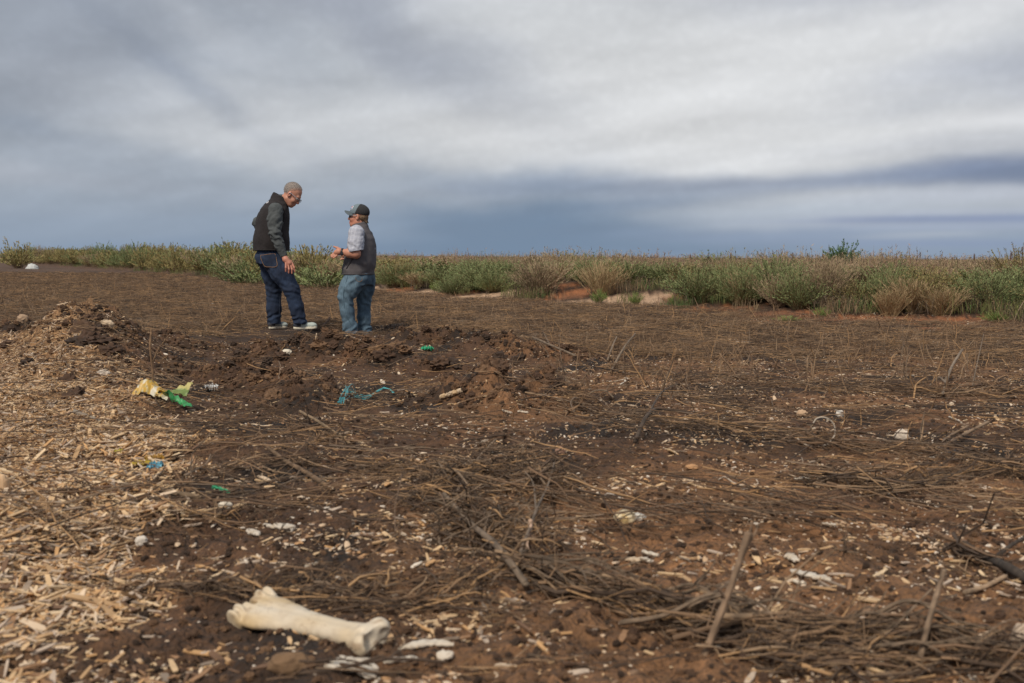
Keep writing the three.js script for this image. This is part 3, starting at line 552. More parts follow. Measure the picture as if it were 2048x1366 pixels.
const SKIN1 = [0.50, 0.235, 0.155], SKIN2 = [0.50, 0.225, 0.145];
const skinMat = new THREE.MeshStandardMaterial({ vertexColors: true, roughness: 0.55 }), clothMat = vmat(0.92), denimMat = vmat(0.9);
const shoeMat = mat(0.40, 0.44, 0.41, 0.8), soleMat = mat(0.68, 0.62, 0.50, 0.75), stitchMat = mat(0.30, 0.16, 0.07, 0.8), blackMat = mat(0.015, 0.015, 0.017, 0.5), steelMat = mat(0.55, 0.56, 0.58, 0.35, { metalness: 0.8 });
function shoe(parent, heel, toe, lift, sm, so, name = 'shoe') {
  const dx = toe[0] - heel[0], dz = toe[2] - heel[2], L = Math.hypot(dx, dz), fx = dx / L, fz = dz / L, at = (t, y, q = 0) => [heel[0] + dx * t - fz * q, heel[1] + y + (toe[1] - heel[1]) * t, heel[2] + dz * t + fx * q];
  const up = new Field(), w = 0.040; up.cap(at(0.14, 0.050), at(0.80, 0.040), 0.036, 0.034, 0.03); up.ell(at(0.80, 0.045), [0.055, 0.032, 0.046], 0.02); up.cap(at(0.16, 0.06), at(0.20, 0.11), 0.038, 0.038, 0.03); up.cap(at(0.45, 0.06), at(0.24, 0.10), 0.03, 0.034, 0.03);
  up.add((x, y, z) => y - heel[1] - 0.024, 0.004, true);
  const box = [[Math.min(heel[0], toe[0]) - 0.08, heel[1] - 0.02, Math.min(heel[2], toe[2]) - 0.08], [Math.max(heel[0], toe[0]) + 0.08, heel[1] + 0.18, Math.max(heel[2], toe[2]) + 0.08]];
  const o = mesh(name, paint(up.mesh(...box, 0.006), (x, y, z) => { const t = ((x - heel[0]) * fx + (z - heel[2]) * fz) / L, k = 1 + 0.08 * N3(x * 40, y * 40, z * 40); return t < 0.30 ? [0.03, 0.035, 0.05] : (t > 0.42 && t < 0.62 && y > heel[1] + 0.05 && N3(x * 60, y * 60, z * 60) > 0.35) ? [0.6, 0.6, 0.56] : [sm[0] * k, sm[1] * k, sm[2] * k]; }), vmat(0.8), parent);
  const s = new Field(); s.add((x, y, z) => { const px = x - heel[0], pz = z - heel[2], t = (px * fx + pz * fz), q = -px * fz + pz * fx, ww = w * (0.88 + 0.22 * smoothstep(t, L * 0.4, L * 0.75)), tt = clamp(t, w, L - w), rise = 0.012 * Math.max(0, t / L - 0.7) * 3, base = heel[1] + (toe[1] - heel[1]) * clamp(t / L, 0, 1); return Math.max(Math.hypot(t - tt, q * w / ww) - w, Math.abs(y - base - 0.015 - rise) - 0.015); });
  mesh('sole', s.mesh(...box, 0.005), so, o);
  return o;
}
function hand(F, wrist, pal, fingers, thumb) { // wrist point, palm points with radii, finger chains, thumb chain
  F.chain([wrist, ...pal], 0.018); for (const f of fingers) F.chain(f, 0.006); F.chain(thumb, 0.010);
}
const bounds = (pts, m) => [[0, 1, 2].map((i) => Math.min(...pts.map((p) => p[i])) - m), [0, 1, 2].map((i) => Math.max(...pts.map((p) => p[i])) + m)];

{ // ---------------------------------------------------------------- the man in the black vest, looking down at the ground
  const J = (zx, zy, z) => [(zx - 400) / 664, (1258 - zy) / 664, z], me = group('person', 'person in black vest and dark jeans looking down at the ground', 'person');
  me.position.set(-2.711, 0.012, -11.7); me.scale.setScalar(0.982);
  const fwd = [0.92, -0.39], [hf, hu, hs] = frameOf([0.80, -0.60, 0.06], [0.6, 0.8, 0]), hc = J(497, 192, 0.03);
  // limbs
  const shR = J(392, 318, 0.19), elR = J(398, 500, 0.27), wrR = J(462, 668, 0.26), shL = J(330, 330, -0.20), elL = [-0.318, 1.275, -0.22], wrL = J(320, 610, -0.30);
  const hipR = J(335, 700, 0.085), knR = J(500, 935, 0.14), anR = J(556, 1195, 0.12), hipL = J(290, 700, -0.10), knL = J(318, 950, -0.13), anL = J(322, 1205, -0.14);
  // body
  const B = new Field(); const neck = J(398, 262, 0.0);
  const P = headField(B, hc, hf, hu, hs, 1.08, neck, 0.062);
  const bodyF = new Field(); bodyF.loft([[0.85, -0.13, 0, 0.12, 0.15], [1.15, -0.10, 0, 0.12, 0.15], [1.42, -0.06, 0, 0.10, 0.16], [1.5, -0.02, 0, 0.05, 0.07]], fwd, 0.03); bodyF.cap(J(385, 290, 0), neck, 0.06, 0.06, 0.03);
  bodyF.chain([[...shR, 0.055], [...elR, 0.045], [...wrR, 0.030]], 0.02).chain([[...shL, 0.055], [...elL, 0.045], [...wrL, 0.030]], 0.02);
  bodyF.chain([[...hipR, 0.085], [...knR, 0.055], [...anR, 0.04]], 0.03).chain([[...hipL, 0.085], [...knL, 0.055], [...anL, 0.04]], 0.03);
  const HF = new Field(), hz = 0.285;
  const W = (zx, zy, z, r) => [...J(zx, zy, z), r];
  hand(HF, W(458, 662, 0.262, 0.029), [W(478, 700, 0.272, 0.034), W(505, 728, 0.280, 0.030)], [
    [W(483, 728, 0.296, 0.0125), W(484, 762, 0.312, 0.0115), W(482, 790, 0.304, 0.0095)],
    [W(500, 737, 0.292, 0.0125), W(507, 775, 0.310, 0.0115), W(504, 802, 0.302, 0.0095)],
    [W(516, 738, 0.280, 0.0125), W(529, 776, 0.296, 0.0115), W(527, 806, 0.290, 0.0095)],
    [W(526, 728, 0.266, 0.0120), W(543, 762, 0.278, 0.0110), W(545, 795, 0.272, 0.0090)]], [W(482, 690, 0.242, 0.014), W(512, 716, 0.226, 0.012), W(530, 748, 0.228, 0.010)]);
  const HL = new Field(), wl = wrL; hand(HL, [...wl, 0.028], [[wl[0] + 0.05, wl[1] - 0.03, wl[2] + 0.02, 0.033]], [0, 1, 2, 3].map((i) => [[wl[0] + 0.08, wl[1] - 0.02 - i * 0.018, wl[2] + 0.03, 0.010], [wl[0] + 0.12, wl[1] - 0.04 - i * 0.018, wl[2] + 0.05, 0.009]]), [[wl[0] + 0.04, wl[1] + 0.02, wl[2] + 0.03, 0.012], [wl[0] + 0.08, wl[1] + 0.03, wl[2] + 0.05, 0.010]]);
  const skin = weld([B.mesh([-0.14, 1.36, -0.15], [0.36, 1.80, 0.19], 0.0045), bodyF.mesh([-0.45, 0.02, -0.45], [0.4, 1.62, 0.42], 0.012), HF.mesh(J(430, 830, 0.19), [...J(570, 640, 0).slice(0, 2), 0.35], 0.0038), HL.mesh([wl[0] - 0.06, wl[1] - 0.16, wl[2] - 0.07], [wl[0] + 0.18, wl[1] + 0.08, wl[2] + 0.12], 0.006)]);
  const cheek = P(0.07, -0.03, -0.04), nose = P(0.1, -0.03, 0), ear = P(0, 0, -0.08);
  mesh('body', paint(skin, (x, y, z) => { const k = 1 + 0.06 * N3(x * 50, y * 50, z * 50), red = Math.exp(-(Math.hypot(x - nose[0], y - nose[1], z - nose[2]) ** 2) / 0.0011) * 0.5 + Math.exp(-(Math.hypot(x - ear[0], y - ear[1], z - ear[2]) ** 2) / 0.0012) * 0.4 + (y < 0.95 ? 0.35 : 0), lip = Math.exp(-(Math.hypot(x - P(0.092, -0.072, 0)[0], y - P(0.092, -0.072, 0)[1]) ** 2) / 0.00012) * 0.5; return mix3([SKIN1[0] * k, SKIN1[1] * k, SKIN1[2] * k], [0.47, 0.15, 0.11], clamp(red + lip, 0, 0.8)); }), skinMat, me);
  // hair: short, cut round the ear, with a bald brow
  const H = new Field(); H.ell(P(-0.014, 0.041, 0), [0.1015 * 1.08, 0.0945 * 1.08, 0.0775 * 1.08], 0, [hf, hu, hs]); H.extra = (x, y, z) => 0.0025 * N3(x * 130, y * 130, z * 130);
  const plane = (p, n) => (x, y, z) => (x - p[0]) * n[0] + (y - p[1]) * n[1] + (z - p[2]) * n[2];
  const ax = (a, b, d) => [hf[0] * a + hu[0] * b + hs[0] * d, hf[1] * a + hu[1] * b + hs[1] * d, hf[2] * a + hu[2] * b + hs[2] * d];
  // hair covers the crown behind a high hairline, and the sides and nape behind the ear
  const hairAt = H.at.bind(H), crown = plane(P(0.048, 0.092, 0), ax(-0.70, 0.71, 0)), sides = plane(P(-0.018, 0.0, 0), ax(-0.93, 0.36, 0)), nape = plane(P(-0.05, -0.045, 0), ax(-0.2, 0.98, 0));
  const hairEdge = (x, y, z) => Math.min(-crown(x, y, z), Math.max(-sides(x, y, z), -nape(x, y, z))) + 0.009 * N3(x * 70, y * 70, z * 70);
  H.at = (x, y, z) => Math.max(hairAt(x, y, z), hairEdge(x, y, z));
  { const hg = paint(H.mesh([-0.08, 1.46, -0.12], [0.33, 1.80, 0.17], 0.005), (x, y, z) => { const k = 0.8 + 0.35 * N3(x * 160, y * 60, z * 160); return mix3([0.44, 0.25, 0.175], [0.30 * k, 0.25 * k, 0.22 * k], 0.25 + 0.75 * smoothstep(-hairEdge(x, y, z), 0.004, 0.04)); }), hair = mesh('hair', hg, vmat(0.85), me);
    const L = new Leaves(), R = rng(44), hp = hg.attributes.position, hn = hg.attributes.normal;
    for (let i = 0; i < 5200; i++) { const k = Math.floor(R() * hp.count), n = norm3([hn.getX(k) + (R() - 0.5) * 0.7 - hf[0] * 0.4, hn.getY(k) + (R() - 0.5) * 0.7 - hf[1] * 0.4, hn.getZ(k) + (R() - 0.5) * 0.7]); L.blade([hp.getX(k), hp.getY(k), hp.getZ(k)], n, norm3(cross3(n, [R() - 0.5, R() - 0.5, R() - 0.5])), 0.004 + 0.005 * R(), 0.0007, mix3([0.14, 0.13, 0.125], [0.50, 0.49, 0.48], R())); }
    mesh('strands', L.build(), vmat(0.7), hair); }
  // spectacles
  const g = new THREE.Group(); g.name = 'glasses'; me.add(g);
  for (const q of [-1, 1]) { const ring = new THREE.TorusGeometry(0.024, 0.0028, 8, 28); ring.scale(1.1, 0.8, 1); const m = new THREE.Matrix4().makeBasis(new THREE.Vector3(...hs), new THREE.Vector3(...hu), new THREE.Vector3(...hf)); m.setPosition(...P(0.108, -0.006, 0.034 * q)); ring.applyMatrix4(m); mesh('rim', ring, blackMat, g); const ln = new THREE.CircleGeometry(0.0235, 24); ln.scale(1.1, 0.8, 1); ln.applyMatrix4(m); mesh('lens', ln, new THREE.MeshPhysicalMaterial({ color: 0xffffff, transmission: 1, roughness: 0.02, thickness: 0 }), g); mesh('temple', tube([P(0.104, 0.006, 0.062 * q), P(0.05, 0.010, 0.079 * q), P(0.0, 0.012, 0.088 * q), P(-0.012, 0.0, 0.088 * q)], 0.0034), steelMat, g); const ey = new THREE.SphereGeometry(0.0125, 14, 10); ey.translate(...P(0.077, -0.003, 0.033 * q)); mesh('eye', ey, mat(0.35, 0.30, 0.27, 0.3), me); }
  mesh('bridge', tube([P(0.108, 0.0, 0.011), P(0.112, 0.003, 0), P(0.108, 0.0, -0.011)], 0.0026), blackMat, g);
  // shirt
  const S = new Field();
  S.chain([[...shR, 0.088], J(391, 400, 0.225).concat(0.082), [...elR, 0.068]], 0.04).chain([[...elR, 0.070], J(430, 590, 0.268).concat(0.056), [...wrR, 0.043]], 0.02);
  S.chain([[...shL, 0.085], [...elL, 0.068], [...wrL, 0.042]], 0.03); S.cap(J(392, 285, 0), J(408, 238, 0.01), 0.088, 0.075, 0.03);
  S.loft([[1.25, -0.09, 0, 0.13, 0.17], [1.44, -0.06, 0, 0.12, 0.18], [1.5, -0.03, 0, 0.09, 0.11]], fwd, 0.02);
  S.extra = (x, y, z) => { const nearEl = Math.exp(-((y - 1.11) ** 2) / 0.012) * (z > 0.1 ? 1 : 0.3), up = Math.exp(-((y - 1.30) ** 2) / 0.016); return 0.0075 * nearEl * Math.sin(y * 95 + x * 45 + 2.2 * N3(x * 9, y * 9, z * 9)) + 0.006 * up * Math.sin(y * 42 - x * 52 + 2 * N3(x * 8, y * 8, z * 8)) + 0.003 * N3(x * 24, y * 24, z * 24); };
  S.add((x, y, z) => (x - wrR[0]) * 0.35 - (y - wrR[1]) * 0.94 + 0.004, 0.004, false).s.pop();
  const sAt = S.at.bind(S), cx = 0.06, cuffN = unit([wrR[0] - elR[0], wrR[1] - elR[1], wrR[2] - elR[2]]); S.at = (x, y, z) => { const d = sAt(x, y, z); return z > 0.15 && y < 1.0 ? Math.max(d, (x - wrR[0]) * cuffN[0] + (y - wrR[1]) * cuffN[1] + (z - wrR[2]) * cuffN[2] - 0.012) : d; };
  mesh('shirt', paint(S.mesh([-0.45, 0.80, -0.45], [0.25, 1.66, 0.42], 0.0075), dye([0.066, 0.073, 0.075], 0.10)), clothMat, me);
  // vest
  const V = new Field();
  V.loft([[0.945, -0.112, 0, 0.208, 0.222], [1.05, -0.108, 0, 0.213, 0.228], [1.16, -0.108, 0, 0.200, 0.226], [1.27, -0.098, 0, 0.192, 0.222], [1.36, -0.084, 0, 0.182, 0.220], [1.43, -0.070, 0, 0.165, 0.214], [1.49, -0.050, 0, 0.135, 0.180], [1.535, -0.030, 0.0, 0.108, 0.125], [1.575, -0.012, 0.0, 0.088, 0.088]], fwd, 0.02);
  { const c = [-0.002, 1.552, 0.0], n = unit([0.50, 0.87, 0.0]), a1 = unit([0.87, -0.50, -0.1]), a2 = cross3(n, a1); V.add((x, y, z) => { const px = x - c[0], py = y - c[1], pz = z - c[2], h = px * n[0] + py * n[1] + pz * n[2], q = Math.hypot((px * a1[0] + py * a1[1] + pz * a1[2]) * 0.88, px * a2[0] + py * a2[1] + pz * a2[2]) - 0.083; return Math.hypot(q, Math.max(Math.abs(h) - 0.030, 0)) - 0.012; }, 0.025); }
  V.extra = (x, y, z) => 0.004 * N3(x * 9, y * 5, z * 9) + 0.0035 * Math.sin(x * 34 + y * 10 + 3 * N3(x * 4, y * 3, z * 4)) * smoothstep(1.5 - y, 0, 0.2) + 0.0015 * N3(x * 30, y * 30, z * 30);
  { // arm holes
    const at = V.at.bind(V); V.at = (x, y, z) => { let d = at(x, y, z); const hx = x - (shR[0] + 0.018), hy = y - (shR[1] - 0.035); if (z > 0.02) d = Math.max(d, -Math.max(Math.hypot(hx / 0.085, hy / 0.135) * 0.1 - 0.1, 0.145 - z)); const lx = x - shL[0], ly = y - (shL[1] - 0.035); if (z < -0.02) d = Math.max(d, -Math.max(Math.hypot(lx / 0.085, ly / 0.13) * 0.1 - 0.1, 0.15 + z)); const nx = x - 0.03, ny = y - 1.6; return d; };
  }
  const vest = mesh('vest', paint(V.mesh([-0.40, 0.90, -0.30], [0.20, 1.68, 0.30], 0.008), dye([0.0205, 0.0165, 0.0172], 0.12, 14)), vmat(0.95), me);
  { // small white emblem on the shoulder
    const sh = new THREE.Shape(); sh.absarc(0, 0, 0.018, 0.6, 5.9); sh.absarc(0.002, 0, 0.008, 5.9, 0.6, true); const e = new THREE.ExtrudeGeometry(sh, { depth: 0.002, bevelEnabled: false }), o = mesh('emblem', e, mat(0.62, 0.60, 0.62, 0.7), vest), p = J(321, 258, 0); let z = 0.3; while (z > -0.2 && V.at(p[0], p[1], z) > 0) z -= 0.003; const n = unit([V.at(p[0] + 0.004, p[1], z) - V.at(p[0] - 0.004, p[1], z), V.at(p[0], p[1] + 0.004, z) - V.at(p[0], p[1] - 0.004, z), V.at(p[0], p[1], z + 0.004) - V.at(p[0], p[1], z - 0.004)]);
    o.position.set(p[0] + n[0] * 0.003, p[1] + n[1] * 0.003, z + n[2] * 0.003); o.quaternion.setFromUnitVectors(new THREE.Vector3(0, 0, 1), new THREE.Vector3(...n));
  }
  mesh('hem', tube(Array.from({ length: 41 }, (_, i) => { const a = i / 40 * 6.2832, p = Math.cos(a), q = Math.sin(a), sp = Math.sign(p) * Math.abs(p) ** 0.87 * 0.208, sq = Math.sign(q) * Math.abs(q) ** 0.87 * 0.222; return [-0.112 + sp * fwd[0] - sq * fwd[1], 0.951, sp * fwd[1] + sq * fwd[0]]; }), 0.0065, 80), mat(0.016, 0.013, 0.014, 0.95), vest);
  // jeans
  const D = new Field();
  D.loft([[0.80, -0.125, -0.01, 0.165, 0.185], [0.87, -0.13, -0.005, 0.178, 0.192], [0.95, -0.115, 0, 0.165, 0.185], [1.02, -0.105, 0, 0.155, 0.18]], fwd, 0.06);
  D.chain([[...J(345, 705, 0.085), 0.135], J(425, 810, 0.115).concat(0.122), [...knR, 0.094]], 0.05).chain([[...knR, 0.092], J(535, 1070, 0.13).concat(0.083), J(560, 1190, 0.12).concat(0.080)], 0.03);
  D.chain([[...J(285, 715, -0.09), 0.13], J(312, 830, -0.115).concat(0.112), [...knL, 0.090]], 0.05).chain([[...knL, 0.088], J(316, 1090, -0.135).concat(0.086), J(318, 1212, -0.14).concat(0.082)], 0.03);
  D.extra = (x, y, z) => { const kn = Math.exp(-((y - 0.47) ** 2) / 0.012), low = Math.exp(-((y - 0.13) ** 2) / 0.008), th = Math.exp(-((y - 0.72) ** 2) / 0.02), w = 2.4 * N3(x * 7, y * 7, z * 7); return 0.004 * kn * Math.sin(y * 95 + x * 20 + w) + 0.008 * low * Math.sin(y * 70 - x * 30 + w * 1.2) + 0.006 * th * Math.sin((y * 0.7 + x) * 55 + w) + 0.0035 * N3(x * 16, y * 12, z * 16); };
  { const at = D.at.bind(D); D.at = (x, y, z) => Math.max(at(x, y, z), (x > 0.06 ? 0.083 : 0.060) - y + (x > 0.06 ? (x - 0.24) * -0.12 : 0)); }
  const jeans = mesh('jeans', paint(D.mesh([-0.40, 0.03, -0.32], [0.40, 1.03, 0.34], 0.0085), (x, y, z) => { const wear = 0.5 + 0.5 * N3(x * 6, y * 4, z * 6), k = 0.82 + 0.22 * N3(x * 70, y * 25, z * 70); return mix3([0.008, 0.015, 0.038], [0.022, 0.043, 0.094], clamp(wear * 0.9, 0, 1)).map((q) => q * k); }), denimMat, me);
  const onJeans = (zx, zy) => { const p = J(zx, zy, 0.34); let z = 0.34; while (z > -0.2 && D.at(p[0], p[1], z) > 0) z -= 0.002; return [p[0], p[1], z + 0.0015]; };
  mesh('pocket_stitching', tube([[268, 668], [275, 700], [302, 752], [340, 758], [402, 752], [396, 700], [382, 655]].map((q) => onJeans(...q)), 0.0028, 60, 5), stitchMat, jeans);
  mesh('pocket_hem_stitching', tube([[268, 668], [305, 664], [345, 658], [382, 655]].map((q) => onJeans(...q)), 0.0026, 40, 5), stitchMat, jeans);
  mesh('inner_seam', tube([[372, 940], [371, 1000], [369, 1080], [366, 1150], [362, 1225]].map((q) => onJeans(...q)), 0.0022, 60, 5), mat(0.035, 0.05, 0.085), jeans);
  shoe(me, J(280, 1256, -0.09), J(405, 1256, -0.22), 0, [0.36, 0.40, 0.38], soleMat); shoe(me, J(512, 1247, 0.15), J(688, 1247, 0.06), 0, [0.40, 0.45, 0.42], soleMat);
}

{ // ---------------------------------------------------------------- the man in the cap, talking with open hands
  const J = (zx, zy, z) => [(zx - 1010) / 664, (1258 - zy) / 664, z], me = group('person', 'person in cap and grey vest over plaid shirt gesturing with open hands', 'person');
  me.position.set(-1.793, 0.0, -11.7);
  const W = (zx, zy, z, r) => [...J(zx, zy, z), r];
  const fwd = [-0.955, -0.30], [hf, hu, hs] = frameOf([-0.98, 0.10, -0.12], [0, 1, 0]), hc = J(1006, 368, 0.0);
  const shL = J(1008, 496, 0.19), elL = J(1008, 655, 0.25), wrL = J(905, 642, 0.235), shR = J(1010, 500, -0.20), elR = J(985, 690, -0.26), wrR = J(915, 690, -0.10);
  const hipL = J(985, 830, 0.09), knL = J(912, 985, 0.12), anL = J(940, 1235, 0.11), hipR = J(1030, 830, -0.10), knR = J(1030, 1020, -0.12), anR = J(1032, 1290, -0.12);
  const B = new Field(), neck = J(1022, 452, 0.0), P = headField(B, hc, hf, hu, hs, 1.04, neck, 0.066);
  B.ell(P(0.02, -0.095, 0), [0.055, 0.03, 0.048], 0.03, [hf, hu, hs]);
  const body = new Field(); body.loft([[0.58, 0, 0, 0.13, 0.15], [0.9, 0.03, 0, 0.13, 0.15], [1.1, 0.025, 0, 0.11, 0.16], [1.18, 0.02, 0, 0.06, 0.08]], fwd, 0.03); body.cap(J(1025, 490, 0), neck, 0.062, 0.066, 0.03);
  body.chain([[...shR, 0.055], [...elR, 0.045], [...wrR, 0.031]], 0.02); body.chain([[...hipR, 0.085], [...knR, 0.055], [...anR, 0.04]], 0.03).chain([[...hipL, 0.085], [...knL, 0.055], [...anL, 0.04]], 0.03);
  const arm = new Field(); arm.chain([[...shL, 0.055], [...elL, 0.052]], 0.02).chain([[...elL, 0.056], W(960, 650, 0.245, 0.052), [...wrL, 0.034]], 0.02);
  const HL = new Field(); hand(HL, W(908, 642, 0.235, 0.030), [W(880, 640, 0.235, 0.036), W(858, 645, 0.232, 0.030)], [
    [W(862, 628, 0.225, 0.012), W(838, 652, 0.222, 0.011), W(817, 668, 0.222, 0.0092)], [W(860, 642, 0.232, 0.0125), W(838, 662, 0.230, 0.0115), W(820, 676, 0.230, 0.0095)],
    [W(860, 656, 0.240, 0.0125), W(842, 672, 0.240, 0.0115), W(826, 683, 0.240, 0.0095)], [W(864, 668, 0.247, 0.0115), W(852, 679, 0.248, 0.0105), W(840, 688, 0.248, 0.0088)]], [W(886, 622, 0.225, 0.016), W(862, 610, 0.222, 0.0125), W(838, 601, 0.222, 0.0098)]);
  const HR = new Field(); hand(HR, W(915, 690, -0.10, 0.028), [W(893, 688, -0.09, 0.030), W(880, 688, -0.085, 0.026)], [0, 1, 2, 3].map((i) => [W(884, 684 + i * 3, -0.115 + i * 0.019, 0.0115), W(868, 690 + i * 2, -0.112 + i * 0.019, 0.0105), W(853 + i * 2, 696 + i * 1.5, -0.110 + i * 0.019, 0.009)]), [W(900, 678, -0.06, 0.013), W(882, 672, -0.05, 0.0115), W(868, 672, -0.045, 0.0095)]);
  const skin = weld([B.mesh([-0.22, 1.12, -0.16], [0.18, 1.50, 0.16], 0.0045), body.mesh([-0.3, -0.10, -0.40], [0.25, 1.26, 0.3], 0.012), arm.mesh([-0.24, 0.80, 0.1], [0.12, 1.24, 0.36], 0.007), HL.mesh([...J(800, 712, 0.18)], [...J(925, 585, 0).slice(0, 2), 0.29], 0.0038), HR.mesh(J(838, 720, -0.15), [...J(935, 650, 0).slice(0, 2), -0.01], 0.004)]);
  const nose = P(0.1, -0.03, 0), cheek = P(0.05, -0.045, 0.05);
  mesh('body', paint(skin, (x, y, z) => { const k = 1 + 0.07 * N3(x * 50, y * 50, z * 50), red = Math.exp(-(Math.hypot(x - nose[0], y - nose[1], z - nose[2]) ** 2) / 0.0014) * 0.4 + Math.exp(-(Math.hypot(x - cheek[0], y - cheek[1], z - cheek[2]) ** 2) / 0.003) * 0.35, lip = Math.exp(-(Math.hypot(x - P(0.092, -0.072, 0)[0], y - P(0.092, -0.072, 0)[1]) ** 2) / 0.00016) * 0.5; return mix3([SKIN2[0] * k, SKIN2[1] * k, SKIN2[2] * k], [0.46, 0.15, 0.10], clamp(red + lip, 0, 0.8)); }), skinMat, me);
  // hair below the cap
  const H = new Field(); H.ell(P(-0.052, 0.0, 0), [0.060, 0.058, 0.0775], 0, [hf, hu, hs]); H.cap(P(-0.085, -0.035, 0.03), P(-0.112, -0.062, 0.03), 0.016, 0.005, 0.02); H.cap(P(-0.085, -0.035, -0.03), P(-0.11, -0.06, -0.03), 0.016, 0.006, 0.02); H.extra = (x, y, z) => 0.003 * N3(x * 120, y * 40, z * 120);
  mesh('hair', paint(H.mesh([-0.10, 1.20, -0.12], [0.16, 1.45, 0.12], 0.005), (x, y, z) => { const k = 0.8 + 0.4 * N3(x * 150, y * 50, z * 150); return [0.20 * k, 0.125 * k, 0.07 * k]; }), vmat(0.85), me);
  // cap
  const cap = new THREE.Group(); cap.name = 'cap'; me.add(cap);
  const C = new Field(); C.ell(P(-0.010, 0.054, 0), [0.116, 0.094, 0.095], 0, [hf, hu, hs]); const capAt = C.at.bind(C), low = (x, y, z) => { const px = x - P(0, 0.034, 0)[0], py = y - P(0, 0.034, 0)[1], pz = z - P(0, 0.034, 0)[2]; return -((px * hu[0] + py * hu[1] + pz * hu[2]) + (px * hf[0] + py * hf[1] + pz * hf[2]) * 0.10 + 0.004 - 0.16 * Math.max(0, -(px * hf[0] + py * hf[1] + pz * hf[2])) * -1); };
  const inFront = (x, y, z) => (x - P(0, 0, 0)[0]) * hf[0] + (y - P(0, 0, 0)[1]) * hf[1] + (z - P(0, 0, 0)[2]) * hf[2];
  C.at = (x, y, z) => Math.max(capAt(x, y, z), low(x, y, z));
  mesh('crown', paint(C.mesh([-0.20, 1.30, -0.14], [0.18, 1.52, 0.14], 0.0045), (x, y, z) => inFront(x, y, z) > 0.0 - 0.35 * (y - P(0, 0.1, 0)[1]) ? [0.155, 0.20, 0.225] : N3(x * 240, y * 240, z * 240) > 0 ? [0.018, 0.018, 0.020] : [0.030, 0.030, 0.032]), vmat(0.9), cap);
  const br = new Field(); br.add((x, y, z) => { const px = x - P(0.072, 0.044, 0)[0], py = y - P(0.072, 0.044, 0)[1], pz = z - P(0.072, 0.044, 0)[2], a = px * hf[0] + py * hf[1] + pz * hf[2], b = px * hu[0] + py * hu[1] + pz * hu[2], s = px * hs[0] + py * hs[1] + pz * hs[2], q = Math.hypot(a / 0.096, s / 0.088) - 1, dip = -0.22 * a * 0 - 5.5 * s * s + 0.08 * a; return Math.max(q * 0.085, Math.abs(b - dip) - 0.0042, -a - 0.02); });
  mesh('brim', paint(br.mesh([-0.26, 1.30, -0.13], [0.05, 1.46, 0.13], 0.0035), dye([0.085, 0.105, 0.118], 0.05)), vmat(0.9), cap);
  { // patch on the cap's front: pale ground, blue lettering bar, red mark
    const o = new THREE.Group(); o.name = 'badge'; cap.add(o);
    const patch = (a, b, w, h, col, lift) => { const geo = new THREE.PlaneGeometry(w, h, 6, 6), p = geo.attributes.position; for (let i = 0; i < p.count; i++) { const az = 0.50 + a + p.getX(i) / 0.1, el = b + p.getY(i) / 0.1; let r = 0.05; const dir = ax(Math.cos(el) * Math.cos(az), Math.sin(el), Math.cos(el) * Math.sin(az)), o0 = P(-0.01, 0.05, 0); while (r < 0.2 && capAt(o0[0] + dir[0] * r, o0[1] + dir[1] * r, o0[2] + dir[2] * r) < 0) r += 0.0005; p.setXYZ(i, o0[0] + dir[0] * (r + lift), o0[1] + dir[1] * (r + lift), o0[2] + dir[2] * (r + lift)); } geo.computeVertexNormals(); return geo; };
    const ax = (a, b, d) => [hf[0] * a + hu[0] * b + hs[0] * d, hf[1] * a + hu[1] * b + hs[1] * d, hf[2] * a + hu[2] * b + hs[2] * d];
    const two = new THREE.MeshStandardMaterial({ color: new THREE.Color(0.55, 0.57, 0.62), roughness: 0.8, side: THREE.DoubleSide }), blue = two.clone(), red = two.clone(); blue.color.setRGB(0.18, 0.24, 0.42); red.color.setRGB(0.45, 0.10, 0.12);
    mesh('patch', patch(0, 0.42, 0.058, 0.042, 0, 0.0025), two, o); mesh('bar', patch(0, 0.30, 0.046, 0.007, 0, 0.005), blue, o); mesh('mark', patch(0.05, 0.50, 0.018, 0.016, 0, 0.005), red, o); mesh('mark', patch(-0.13, 0.48, 0.010, 0.014, 0, 0.005), blue, o);
  }
  // dark glasses
  const g = new THREE.Group(); g.name = 'sunglasses'; me.add(g);
  for (const q of [-1, 1]) { const ln = new THREE.SphereGeometry(0.03, 20, 12, 0, 6.2832, 0, 0.95); ln.rotateX(Math.PI / 2); ln.scale(1, 0.72, 0.7); ln.applyMatrix4(new THREE.Matrix4().makeBasis(new THREE.Vector3(...hs), new THREE.Vector3(...hu), new THREE.Vector3(...hf)).setPosition(...P(0.082, -0.004, 0.034 * q))); mesh('lens', ln, new THREE.MeshPhysicalMaterial({ color: new THREE.Color(0.16, 0.18, 0.18), roughness: 0.12, clearcoat: 1 }), g); mesh('temple', tube([P(0.09, 0.004, 0.062 * q), P(0.05, 0.008, 0.078 * q), P(0.0, 0.010, 0.088 * q)], 0.0036), steelMat, g); const ey = new THREE.SphereGeometry(0.0125, 14, 10); ey.translate(...P(0.074, -0.003, 0.033 * q)); mesh('eye', ey, mat(0.3, 0.27, 0.25, 0.3), me); }
  mesh('bridge', tube([P(0.10, 0.0, 0.014), P(0.106, 0.003, 0), P(0.10, 0.0, -0.014)], 0.003), blackMat, g);
  // plaid shirt with short sleeves
  const S = new Field(); S.chain([[...shL, 0.092], J(1006, 570, 0.222).concat(0.090), J(1004, 632, 0.243).concat(0.088)], 0.03).chain([[...shR, 0.09], J(1000, 590, -0.23).concat(0.085), J(992, 640, -0.245).concat(0.08)], 0.03);
